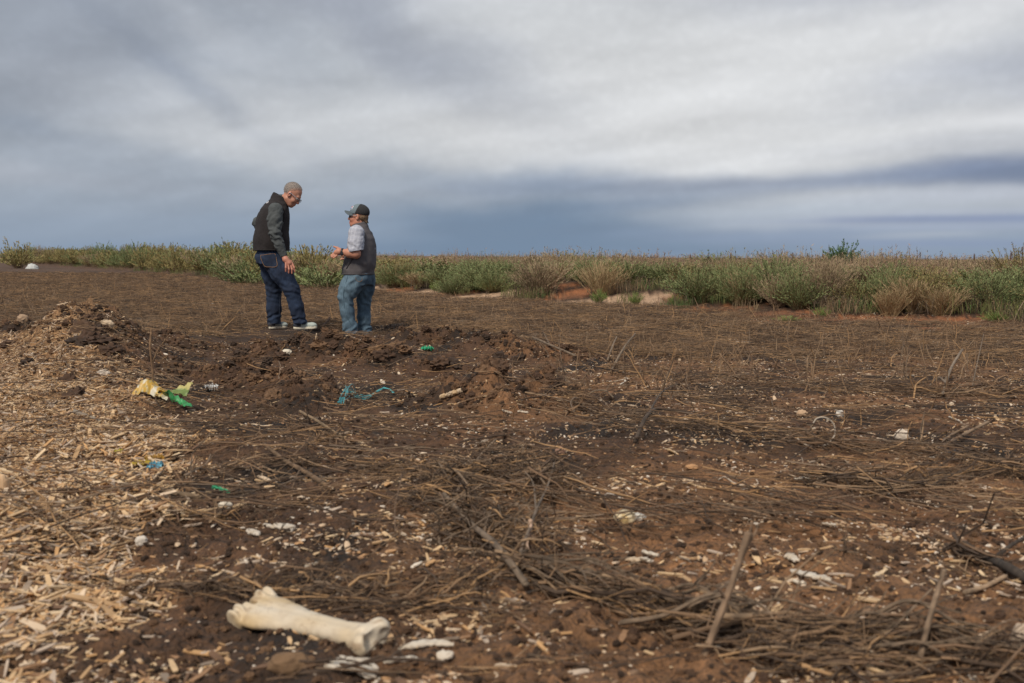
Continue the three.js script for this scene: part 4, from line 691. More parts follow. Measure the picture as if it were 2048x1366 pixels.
  S.cap(J(1020, 480, 0), J(1012, 452, 0), 0.088, 0.080, 0.03); S.cap(J(985, 470, 0), J(960, 462, 0.0), 0.05, 0.035, 0.03); S.loft([[0.95, 0.03, 0, 0.15, 0.17], [1.1, 0.02, 0, 0.12, 0.18], [1.18, 0.015, 0, 0.09, 0.11]], fwd, 0.02);
  S.extra = (x, y, z) => 0.004 * Math.sin(y * 60 + x * 40 + 2 * N3(x * 9, y * 9, z * 9)) * Math.exp(-((y - 0.99) ** 2) / 0.006) + 0.003 * N3(x * 20, y * 20, z * 20);
  { const at = S.at.bind(S); S.at = (x, y, z) => Math.max(at(x, y, z), z > 0.12 || z < -0.12 ? 0.955 - 0.16 * (x + 0.02) * -1 - 0.02 - y : -1); }
  mesh('shirt', paint(S.mesh([-0.22, 0.85, -0.40], [0.22, 1.28, 0.40], 0.006), (x, y, z) => { const l = (t, p, w) => (((t % p) + p) % p) < w ? 1 : 0, bands = l(y + 0.1 * x, 0.046, 0.017) * 0.5 + l(x * 0.9 + z * 0.4 + 0.02, 0.040, 0.014) * 0.5, k = 1 + 0.04 * N3(x * 60, y * 60, z * 60); return mix3([0.37, 0.38, 0.445], [0.47, 0.48, 0.54], bands).map((q) => q * k); }), clothMat, me);
  // vest
  const V = new Field();
  V.loft([[0.665, -0.018, 0, 0.170, 0.205], [0.72, -0.010, 0, 0.178, 0.215], [0.80, 0.008, 0, 0.176, 0.218], [0.90, 0.022, 0, 0.165, 0.214], [1.00, 0.028, 0, 0.152, 0.210], [1.08, 0.026, 0, 0.138, 0.206], [1.15, 0.022, 0, 0.115, 0.170], [1.20, 0.018, 0, 0.096, 0.115], [1.235, 0.012, 0, 0.085, 0.090]], fwd, 0.02);
  { const c = [0.006, 1.232, 0], n = unit([-0.30, 0.95, 0]), a1 = unit([-0.95, -0.30, 0]), a2 = cross3(n, a1); V.add((x, y, z) => { const px = x - c[0], py = y - c[1], pz = z - c[2], h = px * n[0] + py * n[1] + pz * n[2], q = Math.hypot((px * a1[0] + py * a1[1] + pz * a1[2]) * 0.95, px * a2[0] + py * a2[1] + pz * a2[2]) - 0.078; return Math.hypot(q, Math.max(Math.abs(h) - 0.026, 0)) - 0.011; }, 0.02); }
  V.extra = (x, y, z) => 0.005 * N3(x * 8, y * 5, z * 8) + 0.0045 * Math.sin(y * 40 + x * 26 + 3 * N3(x * 5, y * 4, z * 5)) * Math.exp(-((y - 0.72) ** 2) / 0.012) + 0.003 * Math.sin(x * 40 + 2.4 * N3(x * 4, y * 3, z * 4)) * smoothstep(1.1 - y, 0, 0.2);
  { const at = V.at.bind(V); V.at = (x, y, z) => { let d = at(x, y, z); const hx = x - (shL[0] - 0.002), hy = y - (shL[1] - 0.05); if (Math.abs(z) > 0.02) d = Math.max(d, -Math.max(Math.hypot(hx / 0.088, hy / 0.135) * 0.1 - 0.1, 0.14 - Math.abs(z))); const pk = Math.abs((x + 0.085) * 0.80 - (y - 0.79) * -0.6), pl = Math.abs((x + 0.085) * -0.6 + (y - 0.79) * 0.80); return z > 0.05 ? Math.max(d, -Math.max(Math.abs((x + 0.083) * 0.83 - (y - 0.79) * 0.56) - 0.006, Math.abs((x + 0.083) * 0.56 + (y - 0.79) * 0.83) - 0.075, -d - 0.012)) : d; }; }
  const vest = mesh('vest', paint(V.mesh([-0.24, 0.60, -0.28], [0.26, 1.32, 0.28], 0.0075), dye([0.098, 0.088, 0.093], 0.10, 16)), vmat(0.95), me);
  mesh('hem', tube(Array.from({ length: 41 }, (_, i) => { const a = i / 40 * 6.2832, p = Math.cos(a), q = Math.sin(a), sp = Math.sign(p) * Math.abs(p) ** 0.87 * 0.172, sq = Math.sign(q) * Math.abs(q) ** 0.87 * 0.207; return [-0.018 + sp * fwd[0] - sq * fwd[1], 0.672, sp * fwd[1] + sq * fwd[0]]; }), 0.008, 80), mat(0.062, 0.056, 0.06, 0.95), vest);
  // jeans
  const D = new Field();
  D.loft([[0.55, -0.005, 0, 0.150, 0.175], [0.62, 0.0, 0, 0.163, 0.182], [0.68, -0.005, 0, 0.158, 0.18], [0.74, -0.005, 0, 0.15, 0.175]], fwd, 0.06);
  D.chain([[...J(985, 845, 0.085), 0.128], J(945, 920, 0.105).concat(0.112), [...knL, 0.087]], 0.05).chain([[...knL, 0.086], J(925, 1100, 0.115).concat(0.078), J(942, 1215, 0.11).concat(0.080), J(955, 1262, 0.11).concat(0.083)], 0.03);
  D.chain([[...J(1040, 845, -0.08), 0.122], J(1040, 930, -0.105).concat(0.102), [...knR, 0.082]], 0.05).chain([[...knR, 0.081], J(1030, 1150, -0.12).concat(0.075), J(1035, 1270, -0.12).concat(0.082), J(1045, 1325, -0.12).concat(0.078)], 0.03);
  D.extra = (x, y, z) => { const kn = Math.exp(-((y - 0.36) ** 2) / 0.012), low = Math.exp(-((y - 0.05) ** 2) / 0.008), th = Math.exp(-((y - 0.56) ** 2) / 0.012), w = 2.6 * N3(x * 6, y * 6, z * 6); return 0.005 * kn * Math.sin(y * 60 + x * 60 + w) + 0.008 * low * Math.sin(y * 62 - x * 45 + w * 1.2) + 0.006 * th * Math.sin((y * 0.7 - x) * 50 + w) + 0.004 * N3(x * 13, y * 10, z * 13); };
  { const at = D.at.bind(D); D.at = (x, y, z) => Math.max(at(x, y, z), (z > 0 ? -0.035 : -0.088) - y); }
  const jeans = mesh('jeans', paint(D.mesh([-0.30, -0.11, -0.28], [0.26, 0.76, 0.30], 0.0085), (x, y, z) => { const wear = clamp(0.45 + 0.5 * N3(x * 5, y * 3.5, z * 5) + 0.6 * Math.exp(-(Math.hypot(x + 0.09, (y - 0.5) * 0.7, z - 0.18) ** 2) / 0.018), 0, 1), k = 0.86 + 0.2 * N3(x * 70, y * 25, z * 70); return mix3([0.040, 0.075, 0.118], [0.125, 0.195, 0.255], wear).map((q) => q * k); }), denimMat, me);
  const onJeans = (zx, zy) => { const p = J(zx, zy, 0.3); let z = 0.3; while (z > -0.2 && D.at(p[0], p[1], z) > 0) z -= 0.002; return [p[0], p[1], z + 0.001]; };
  mesh('side_seam', tube([[940, 822], [928, 870], [915, 920], [908, 980], [914, 1060], [930, 1130], [962, 1200]].map((q) => onJeans(...q)), 0.0035, 80, 5), mat(0.05, 0.095, 0.135), jeans);
  mesh('pocket_stitching', tube([[1000, 832], [1004, 850], [1022, 868], [1046, 858], [1048, 836]].map((q) => onJeans(...q)), 0.0024, 40, 5), stitchMat, jeans);
  // watch
  const wt = new THREE.Group(); wt.name = 'watch'; me.add(wt);
  const wd = unit([elL[0] - wrL[0], elL[1] - wrL[1], elL[2] - wrL[2]]), wp = J(899, 642, 0.235), ringG = new THREE.TorusGeometry(0.0365, 0.0085, 8, 32); ringG.scale(1, 1, 1.5); const qz = new THREE.Quaternion().setFromUnitVectors(new THREE.Vector3(0, 0, 1), new THREE.Vector3(...wd)); ringG.applyQuaternion(qz); ringG.translate(wp[0] + 0.006, wp[1], wp[2]); mesh('strap', ringG, blackMat, wt);
  const face = new THREE.CylinderGeometry(0.019, 0.019, 0.011, 24); face.rotateX(Math.PI / 2); face.rotateY(0.3); face.translate(wp[0] + 0.006, wp[1] - 0.012, wp[2] + 0.040); mesh('watch_face', face, mat(0.03, 0.03, 0.035, 0.25), wt);
  shoe(me, [-0.04, -0.135, 0.12], [-0.27, -0.135, 0.08], 0, [0.14, 0.10, 0.07], mat(0.05, 0.045, 0.04)); shoe(me, [0.10, -0.135, -0.10], [-0.14, -0.135, -0.14], 0, [0.14, 0.10, 0.07], mat(0.05, 0.045, 0.04));
}

// ------------------------------------------------------------------ the long bone in the foreground
const boneMat = vmat(0.6);
const boneTint = (seed, base = [0.60, 0.50, 0.35], stain = [0.47, 0.29, 0.09], dark = [0.12, 0.075, 0.045]) => (x, y, z) => {
  const a = smoothstep(N3(x * 16 + seed, y * 16, z * 16), -0.1, 0.7), b = smoothstep(N3(x * 55, y * 55 + seed, z * 55), 0.45, 0.9), k = 1 + 0.06 * N3(x * 200, y * 60, z * 200);
  return mix3(mix3(base, stain, a * 0.55), dark, b * 0.35).map((q) => q * k);
};
function between(o, a, b, roll = 0) { // the object's x axis runs from a to b, its y axis turned up
  const X = new THREE.Vector3().subVectors(b, a).normalize(), Z = new THREE.Vector3().crossVectors(X, new THREE.Vector3(0, 1, 0)).normalize(), Y = new THREE.Vector3().crossVectors(Z, X);
  o.quaternion.setFromRotationMatrix(new THREE.Matrix4().makeBasis(X, Y, Z)).multiply(new THREE.Quaternion().setFromAxisAngle(new THREE.Vector3(1, 0, 0), roll)); o.position.copy(a).add(b).multiplyScalar(0.5); return o;
}
{
  const a = spot(500, 1236), b = spot(756, 1304), L = a.distanceTo(b), F = new Field(), X = (t) => (t - 0.5) * L;
  F.loft([[-0.5, 0, 0, 1, 1], [0.5, 0, 0, 1, 1]], [1, 0]).s.pop();
  const sec = [[0.0, 0.015, 0.034], [0.07, 0.016, 0.037], [0.16, 0.015, 0.0375], [0.30, 0.0145, 0.0300], [0.45, 0.0140, 0.0228], [0.60, 0.0138, 0.0200], [0.74, 0.0138, 0.0192], [0.84, 0.0155, 0.0215], [0.92, 0.0175, 0.0265], [1.0, 0.0165, 0.0295]];
  F.add((x, y, z) => { const t = clamp(x / L + 0.5, 0.03, 0.985); let i = 0; while (i < sec.length - 2 && t > sec[i + 1][0]) i++; const p = sec[i], q = sec[i + 1], f = (t - p[0]) / (q[0] - p[0]), s = f * f * (3 - 2 * f), ry = lerp(p[1], q[1], s), rz = lerp(p[2], q[2], s); return Math.max((Math.hypot(y / ry, z / rz) - 1) * ry, Math.abs(x) - L * 0.5 + 0.008); });
  // two condyles at the wide end, each with a ridge round its middle
  const cyl = (zc, r, h) => (x, y, z) => { const q = Math.hypot(x - X(0.03), y * 0.92) - r + 0.0025, w = Math.abs(z - zc) - h + 0.0025; return Math.min(Math.max(q, w), 0) + Math.hypot(Math.max(q, 0), Math.max(w, 0)) - 0.0025; };
  for (const c of [-0.0205, 0.0205]) { F.add(cyl(c, 0.0155, 0.0165), 0.004); F.add(cyl(c, 0.0205, 0.0030), 0.003); F.add(cyl(c * 1.68, 0.0185, 0.0030), 0.003); }
  F.add((x, y, z) => Math.max(Math.abs(z) - 0.0028, x - X(0.085)), 0.004, true);
  for (const c of [-0.0275, 0.0275]) F.add((x, y, z) => Math.hypot((x - X(0.11)) / 1.6, y - 0.020, z - c * 0.6) - 0.006, 0.006, true);
  F.add((x, y, z) => Math.hypot(x - X(0.185), y - 0.017, z - 0.002) - 0.0042, 0.003, true);
  F.add((x, y, z) => Math.hypot((x - X(0.93)), y - 0.020, z - 0.006) - 0.0075, 0.006, true);
  F.ell([X(0.955), 0.008, -0.020], [0.016, 0.013, 0.011], 0.008); F.ell([X(0.965), 0.004, 0.019], [0.014, 0.015, 0.012], 0.008);
  F.add((x, y, z) => Math.hypot((x - L * 0.5) * 1.0, y - 0.004, z - 0.009) - 0.013, 0.005, true);
  F.add((x, y, z) => Math.hypot((x - L * 0.5) * 1.3, y - 0.002, z + 0.014) - 0.008, 0.005, true);
  F.add((x, y, z) => Math.max(Math.hypot(y - 0.0185, z + 0.001) - 0.0035, Math.abs(x) - L * 0.36), 0.006, true);
  F.extra = (x, y, z) => 0.0003 * N3(x * 60, y * 60, z * 60);
  const crack = (x, y, z) => smoothstep(0.035 - Math.abs(N3(x * 14, y * 60, z * 90)), 0, 0.03) * smoothstep(N3(x * 8 + 9, y * 8, z * 8), 0.1, 0.4);
  const o = mesh('long_bone', paint(F.mesh([-L / 2 - 0.02, -0.035, -0.055], [L / 2 + 0.02, 0.035, 0.055], 0.0016), (x, y, z) => {
    const end = smoothstep(Math.abs(x), L * 0.33, L * 0.5), pit = smoothstep(N3(x * 42, y * 42, z * 42), 0.25, 0.75), yel = clamp(0.45 + 0.7 * N3(x * 9 + 4, y * 14, z * 22), 0, 1);
    return mix3(mix3([0.60, 0.515, 0.40], [0.50, 0.34, 0.15], yel * (x < -L * 0.12 ? 0.75 : 0.4)), [0.22, 0.13, 0.07], clamp(pit * (0.12 + 0.45 * end) + 0.55 * crack(x, y, z), 0, 0.8)).map((q) => q * (1 + 0.05 * N3(x * 30, y * 180, z * 180)));
  }), new THREE.MeshStandardMaterial({ vertexColors: true, roughness: 0.5 }));
  tag(o, 'large cream leg bone with ridged end lying in the front of the stalks', 'bone');
  between(o, a, b, 0.30); o.position.y += 0.015;
}

// ------------------------------------------------------------------ bone shards, stones, stalks and rubbish that can be told apart
function shardForm(seed, len, wid, thick, curve) { // a flat broken splinter of bone, bowed by "curve"
  const F = new Field(), R = rng(seed), k = R() * 3;
  F.add((x, y, z) => { const t = x / len, w = wid * (0.12 + 0.88 * Math.sqrt(Math.max(0, 1 - (2 * t) ** 2))) * (0.85 + 0.75 * N2(t * 3.2 + seed, 3)), bow = curve * (4 * t * t - 0.5) * len, tw = z * 0.12; return Math.max(Math.hypot(Math.max(Math.abs(z - bow) - w * 0.5, 0), y - tw - 0.25 * Math.abs(curve) * z * z / wid) - thick, Math.abs(t) * len - len * 0.5 + 0.35 * N2(z * 60, seed) * wid); });
  F.extra = (x, y, z) => 0.35 * thick * N3(x * 90, y * 90, z * 90 + seed);
  const m = len * 0.6 + Math.abs(curve) * len * 0.6; return F.mesh([-len * 0.58, -thick * 3 - wid * 0.3, -m], [len * 0.58, thick * 3 + wid * 0.3, m], Math.max(0.0022, len / 48));
}
function stoneForm(seed, sx, sy, sz, detail = 3) {
  const g = new THREE.IcosahedronGeometry(1, detail), p = g.attributes.position;
  for (let i = 0; i < p.count; i++) { const x = p.getX(i), y = p.getY(i), z = p.getZ(i), k = 1 + 0.16 * N3(x * 1.3 + seed * 7.1, y * 1.3, z * 1.3) + 0.05 * N3(x * 4, y * 4 + seed, z * 4); p.setXYZ(i, x * k * sx, y * k * sy, z * k * sz); }
  g.deleteAttribute('uv'); g.computeVertexNormals(); return g;
}
const smooth = (g) => g;
function shard(u1, v1, u2, v2, wid, curve, tint, label, thick = 0.0035, lift = 0.004) {
  const a = spot(u1, v1), b = spot(u2, v2), L = Math.max(0.012, a.distanceTo(b)), o = mesh('bone_shard', paint(shardForm(u1 + v2, L, wid, thick, curve), boneTint(u1, ...tint)), boneMat);
  tag(o, label, 'bone', 'bone fragments on the soil'); between(o, a, b, (hash(u1 * 3 + v1) - 0.5) * 1.2); o.position.y += lift * 0.4 + thick * 0.6; return o;
}
const hash = (n) => { const s = Math.sin(n * 127.1) * 43758.5453; return s - Math.floor(s); };
const WHITE = [[0.58, 0.51, 0.42], [0.46, 0.36, 0.25], [0.2, 0.13, 0.08]], CREAM = [[0.50, 0.38, 0.26], [0.48, 0.30, 0.13], [0.2, 0.12, 0.07]], PINK = [[0.56, 0.40, 0.30], [0.42, 0.25, 0.15], [0.2, 0.12, 0.08]];
shard(652, 1332, 762, 1350, 0.034, 0.16, WHITE, 'thin curved bone shard below the right end of the leg bone');
shard(768, 1330, 834, 1322, 0.020, 0.08, WHITE, 'flat narrow bone shard just right of the leg bone');
shard(798, 1300, 905, 1290, 0.010, 0.14, WHITE, 'long slender curved bone sliver right of the leg bone', 0.003);
shard(874, 1317, 906, 1314, 0.010, 0.0, WHITE, 'short white bone chip beyond the slender sliver');
shard(524, 1052, 552, 1058, 0.016, 0.1, WHITE, 'white bone piece at the left of the pair near the chips');
shard(552, 1052, 586, 1066, 0.020, 0.12, WHITE, 'white bone piece at the right of the pair near the chips');
shard(498, 1064, 516, 1072, 0.012, 0, WHITE, 'small white bone chip left of the white pair');
shard(608, 1138, 634, 1132, 0.009, 0.1, WHITE, 'small bright bone chip above the leg bone');
shard(1586, 1146, 1660, 1164, 0.020, 0.0, WHITE, 'white wedge-shaped bone shard on bare soil at right');
shard(1588, 1168, 1612, 1172, 0.010, 0.1, WHITE, 'white bone chip just under the wedge-shaped shard');
shard(1642, 1050, 1674, 1056, 0.010, 0, WHITE, 'white arrow-shaped bone chip above the wedge-shaped shard');
shard(1574, 1112, 1594, 1126, 0.014, 0, WHITE, 'upright white bone chip left above the wedge-shaped shard');
shard(1286, 1108, 1318, 1116, 0.014, 0.1, WHITE, 'white bone piece in the middle of the bare soil');
shard(1284, 1124, 1302, 1127, 0.010, 0, WHITE, 'bright small chip under the white piece on bare soil');
shard(1252, 1122, 1282, 1124, 0.010, 0, CREAM, 'tan bone stick left of the bright small chip');
shard(1590, 960, 1618, 962, 0.022, 0, WHITE, 'flat white bone plate between stalk sheaves at right');
shard(1898, 836, 1922, 846, 0.016, 0, WHITE, 'white bone sliver among chips at far right');
shard(884, 797, 922, 785, 0.030, 0.1, CREAM, 'pale flat bone lying beyond the blue twine', 0.010);
shard(1250, 768, 1268, 780, 0.018, 0.1, WHITE, 'white bone piece on the orange-brown soil mid right');
shard(1228, 762, 1244, 770, 0.022, 0.3, WHITE, 'curved white bone left of the piece on orange-brown soil');
shard(1004, 822, 1024, 828, 0.022, 0.2, WHITE, 'white knuckle-like bone at the left of a row of three');
shard(1036, 824, 1056, 827, 0.018, 0.1, WHITE, 'white bone at the middle of a row of three');
shard(1200, 841, 1216, 843, 0.014, 0, WHITE, 'small white bone under the arched twigs');
shard(1472, 828, 1490, 827, 0.012, 0, WHITE, 'thin white bone near the centre right stubble');
shard(1472, 686, 1508, 688, 0.020, 0.0, WHITE, 'long white bone stick lying in the distant stubble', 0.010);
for (let i = 0; i < 4; i++) shard(1508 + i * 5, 694, 1516 + i * 5, 683, 0.012, 0.05, WHITE, ['first', 'second', 'third', 'fourth'][i] + ' white rib from the left beside the bone stick in stubble', 0.007);
shard(1340, 905, 1354, 910, 0.03, 0.2, CREAM, 'pale frayed bone on the sheaf in the middle right');
shard(852, 1010, 872, 1012, 0.012, 0.1, CREAM, 'small pale bone in the hollow, right of the twin wires');
shard(788, 926, 804, 928, 0.016, 0, CREAM, 'small cream bone piece in the dark hollow');
shard(150, 828, 200, 848, 0.030, 0.0, [[0.22, 0.18, 0.14], [0.18, 0.13, 0.09], [0.1, 0.07, 0.05]], 'grey split stick lying on the near face of the heap', 0.008);
shard(418, 733, 448, 741, 0.02, 0, CREAM, 'pale stick in the soil right of the heap', 0.008);
for (const [u, v, w, label] of [[632, 690, 40, 'white splinter standing upright in front of the feet'], [1058, 1098, 30, 'grey splinter standing up left of the sheaf']]) {
  const p = spot(u, v), h = u === 632 ? 0.10 : 0.06, o = mesh('standing_splinter', paint(shardForm(u, h, h * 0.18, 0.004, 0.02), boneTint(u, ...(u === 632 ? CREAM : PINK))), boneMat); o.rotation.z = Math.PI / 2 - 0.12; o.position.set(p.x, p.y + h * 0.42, p.z); tag(o, label, 'splinter');
}
{ // rounded bone half buried in the soil
  const p = spot(1258, 1042), F = new Field(); F.ell([-0.008, 0.008, 0], [0.026, 0.017, 0.022], 0.01); F.ell([0.018, 0.006, -0.006], [0.022, 0.010, 0.018], 0.006); F.extra = (x, y, z) => 0.0016 * N3(x * 60, y * 60, z * 60) + (x > 0.012 ? 0.0035 * Math.abs(N3(x * 110, y * 110, z * 110)) : 0);
  const o = mesh('half_buried_bone', paint(F.mesh([-0.045, -0.02, -0.04], [0.055, 0.035, 0.035], 0.0022), (x, y, z) => x > 0.010 ? [0.72, 0.67, 0.58] : mix3([0.66, 0.55, 0.36], [0.55, 0.38, 0.16], smoothstep(N3(x * 40, y * 40, z * 40), 0, 0.7))), boneMat); o.position.set(p.x, p.y, p.z); o.rotation.y = 0.15;
  tag(o, 'round cream bone end with a white broken side, half buried', 'bone');
}
{ // stones
  const st = (u, v, sx, sy, sz, col, label, sink = 0.3) => { const p = spot(u, v), o = mesh('stone', paint(stoneForm(u, sx, sy, sz), dye(col, 0.14, 60)), vmat(0.9)); o.position.set(p.x, p.y + sy * (1 - sink), p.z); tag(o, label, 'stone', 'stones lying on the soil'); };
  st(1954, 1322, 0.0155, 0.0125, 0.012, [0.33, 0.22, 0.13], 'round tan stone in front of the sheaf at the lower right');
  st(283, 1090, 0.012, 0.011, 0.009, [0.55, 0.49, 0.42], 'white stone on a brown clod among the wood chips');
  st(46, 645, 0.055, 0.050, 0.045, [0.34, 0.23, 0.15], 'round pale stone behind the chip heap at the far left');
  st(573, 710, 0.045, 0.028, 0.035, [0.62, 0.55, 0.44], 'smooth white stone left of the ruts near the feet');
  st(213, 657, 0.05, 0.035, 0.04, [0.50, 0.38, 0.26], 'pale stone on the top of the chip heap');
  st(207, 752, 0.03, 0.018, 0.02, [0.62, 0.52, 0.42], 'oval white stone on the near face of the heap');
  st(1803, 880, 0.024, 0.022, 0.018, [0.62, 0.52, 0.42], 'angular pale stone between stalks at the right');
  st(1604, 832, 0.022, 0.016, 0.018, [0.48, 0.32, 0.2], 'tan stone left of a white one at the right');
  st(1680, 834, 0.018, 0.017, 0.014, [0.60, 0.54, 0.47], 'bright white pebble right of the tan stone');
  st(1384, 938, 0.018, 0.008, 0.014, [0.42, 0.23, 0.11], 'orange-brown flat stone mid right on dark soil');
  st(1120, 908, 0.016, 0.014, 0.012, [0.36, 0.21, 0.15], 'pinkish stone at the edge of the hollow');
  st(450, 1018, 0.017, 0.010, 0.012, [0.62, 0.55, 0.45], 'flat pale stone right of the wood chips');
  st(580, 1345, 0.030, 0.016, 0.014, [0.17, 0.10, 0.052], 'rusty brown lump of bark below the leg bone');
  st(6, 990, 0.016, 0.030, 0.016, [0.55, 0.37, 0.22], 'thick pale wood block cut by the left edge');
  st(2040, 1300, 0.012, 0.022, 0.012, [0.45, 0.35, 0.26], 'pale stone cut by the right edge of the picture');
}

// ---- dry stalks. Nominal stalk: one metre along x, one metre thick (scaled down), slightly bowed
function stalkForm(seed, bend, fork = false, segs = 5, sides = 4) {
  const R = rng(seed), pos = [], idx = [], col = [], pts = [];
  const add = (pp, r0, r1) => {
    const base = pos.length / 3;
    pp.forEach((p, i) => { const r = lerp(r0, r1, i / (pp.length - 1)), c = 0.86 + 0.28 * R(); for (let k = 0; k < sides; k++) { const a = k / sides * 6.2832; pos.push(p[0], p[1] + Math.cos(a) * r, p[2] + Math.sin(a) * r); col.push(c, c, c); } });
    for (let i = 0; i + 1 < pp.length; i++) for (let k = 0; k < sides; k++) { const a = base + i * sides + k, b = base + i * sides + (k + 1) % sides; idx.push(a, b, a + sides, b, b + sides, a + sides); }
    const t0 = pos.length / 3; pos.push(...pp[pp.length - 1]); col.push(1, 1, 1); for (let k = 0; k < sides; k++) idx.push(t0 - sides + k, t0 - sides + (k + 1) % sides, t0);
    const t1 = pos.length / 3; pos.push(...pp[0]); col.push(1.3, 1.2, 1.1); for (let k = 0; k < sides; k++) idx.push(base + (k + 1) % sides, base + k, t1);
  };
  let y = 0, z = 0; const ph = R() * 6.28;
  for (let i = 0; i <= segs; i++) { const t = i / segs; pts.push([t - 0.5, bend * (Math.sin(t * 3.1 + ph) - Math.sin(ph)) * 0.5 + (R() - 0.5) * bend * 0.5, bend * (Math.cos(t * 2.6 + ph) - Math.cos(ph)) * 0.6 + (R() - 0.5) * bend * 0.5]); }
  add(pts, 1, 0.55);
  if (fork) { const s = pts[2], w = (R() - 0.5) * 2; add([s, [s[0] + 0.16, s[1] + 6 * R(), s[2] + w * 10], [s[0] + 0.34, s[1] + 14 * R(), s[2] + w * 22]], 0.7, 0.35); const s4 = pts[1]; add([s4, [s4[0] + 0.12, s4[1] - 4 * R(), s4[2] - w * 14], [s4[0] + 0.3, s4[1] + 8 * R(), s4[2] - w * 30], [s4[0] + 0.5, s4[1] + 12 * R(), s4[2] - w * 36]], 0.6, 0.25); const s5 = pts[3]; add([s5, [s5[0] + 0.1, s5[1] + 8 * R(), s5[2] + w * 10], [s5[0] + 0.22, s5[1] + 16 * R(), s5[2] + w * 26]], 0.5, 0.25); const s2 = pts[3]; add([s2, [s2[0] + 0.14, s2[1] + 5, s2[2] - w * 12]], 0.5, 0.3); }
  const g = new THREE.BufferGeometry(); g.setAttribute('position', new THREE.BufferAttribute(new Float32Array(pos), 3)); g.setAttribute('color', new THREE.BufferAttribute(new Float32Array(col), 3)); g.setIndex(idx); g.computeVertexNormals(); return g;
}
const stalkForms = [stalkForm(1, 3), stalkForm(2, 6), stalkForm(3, 9), stalkForm(4, 5, true), stalkForm(5, 14), stalkForm(6, 8, true)];
const STALK = [[0.25, 0.155, 0.088], [0.17, 0.103, 0.060], [0.090, 0.057, 0.036], [0.28, 0.185, 0.110], [0.36, 0.215, 0.105], [0.070, 0.045, 0.030], [0.19, 0.132, 0.088]];
const stalkMats = STALK.map((c) => vmat(0.95, { color: new THREE.Color().setRGB(...c) }));
const mX = new THREE.Vector3(), mY = new THREE.Vector3(), mZ = new THREE.Vector3();
function stalkMatrix(ax, ay, az, bx, by, bz, r, roll = 0) {
  mX.set(bx - ax, by - ay, bz - az); const L = mX.length() || 1e-4; mX.divideScalar(L); mZ.set(mX.z, 0, -mX.x); if (mZ.lengthSq() < 1e-6) mZ.set(0, 0, 1); mZ.normalize(); mY.crossVectors(mZ, mX); const c = Math.cos(roll), s = Math.sin(roll), y = mY.clone().multiplyScalar(c).addScaledVector(mZ, s), z = mZ.clone().multiplyScalar(c).addScaledVector(mY, -s);
  return new THREE.Matrix4().makeBasis(mX.clone().multiplyScalar(L), y.multiplyScalar(r), z.multiplyScalar(r)).setPosition((ax + bx) / 2, (ay + by) / 2, (az + bz) / 2);
}
const feet = (x, z) => ((x + 2.6) / 0.65) ** 2 + ((z + 11.35) / 0.75) ** 2 < 1;
const bareSand = (x, z) => -z > 11 && sandAt.concat(redAt).some(([a, b, w, q]) => Math.hypot((x - a) / w, (z - b) / (q * 1.7)) < 0.85 + 0.3 * N2(x * 3, z * 3));
const lying = [], standing = []; // [Matrix4, colour number, form, how large it shows, x, z]
function layStalk(R, x, z, ang, len, r, lift) {
  const dx = Math.cos(ang) * len / 2, dz = Math.sin(ang) * len / 2, f = R() < (-z < 6 ? 0.5 : 0.2) ? (R() < 0.5 ? 3 : 5) : Math.floor(R() * 3) + (R() < 0.15 ? 2 : 0);
  const ya = height(x - dx, z - dz), yb = height(x + dx, z + dz), yc = height(x, z), up = Math.max(0, yc - (ya + yb) / 2);
  lying.push([stalkMatrix(x - dx, ya + r + up + lift * R(), z - dz, x + dx, yb + r + up + lift * R(), z + dz, r, R() * 6.28), (N2(x * 0.7 + 8, z * 0.9) > 0.1 || -z < 6) && R() < (-z < 6 ? 0.42 : 0.6) ? [1, 2, 5][Math.floor(R() * 3)] : -z > 8 && R() < 0.10 ? 3 + Math.floor(R() * 2) : Math.floor(R() * STALK.length), Math.min(f, 5), len * r / (x * x + z * z), x, z]);
}
function standStalk(R, x, z, len, r, lean, dir, fork) {
  const y = height(x, z), c = [3, 4, 1, 0, 6, 3, 0][Math.floor(R() * 7)];
  standing.push([stalkMatrix(x, y - 0.02, z, x + Math.cos(dir) * len * Math.sin(lean), y + len * Math.cos(lean), z + Math.sin(dir) * len * Math.sin(lean), r, R() * 6.28), c, fork ? 3 : Math.floor(R() * 3), len * r / (x * x + z * z), x, z]);
}
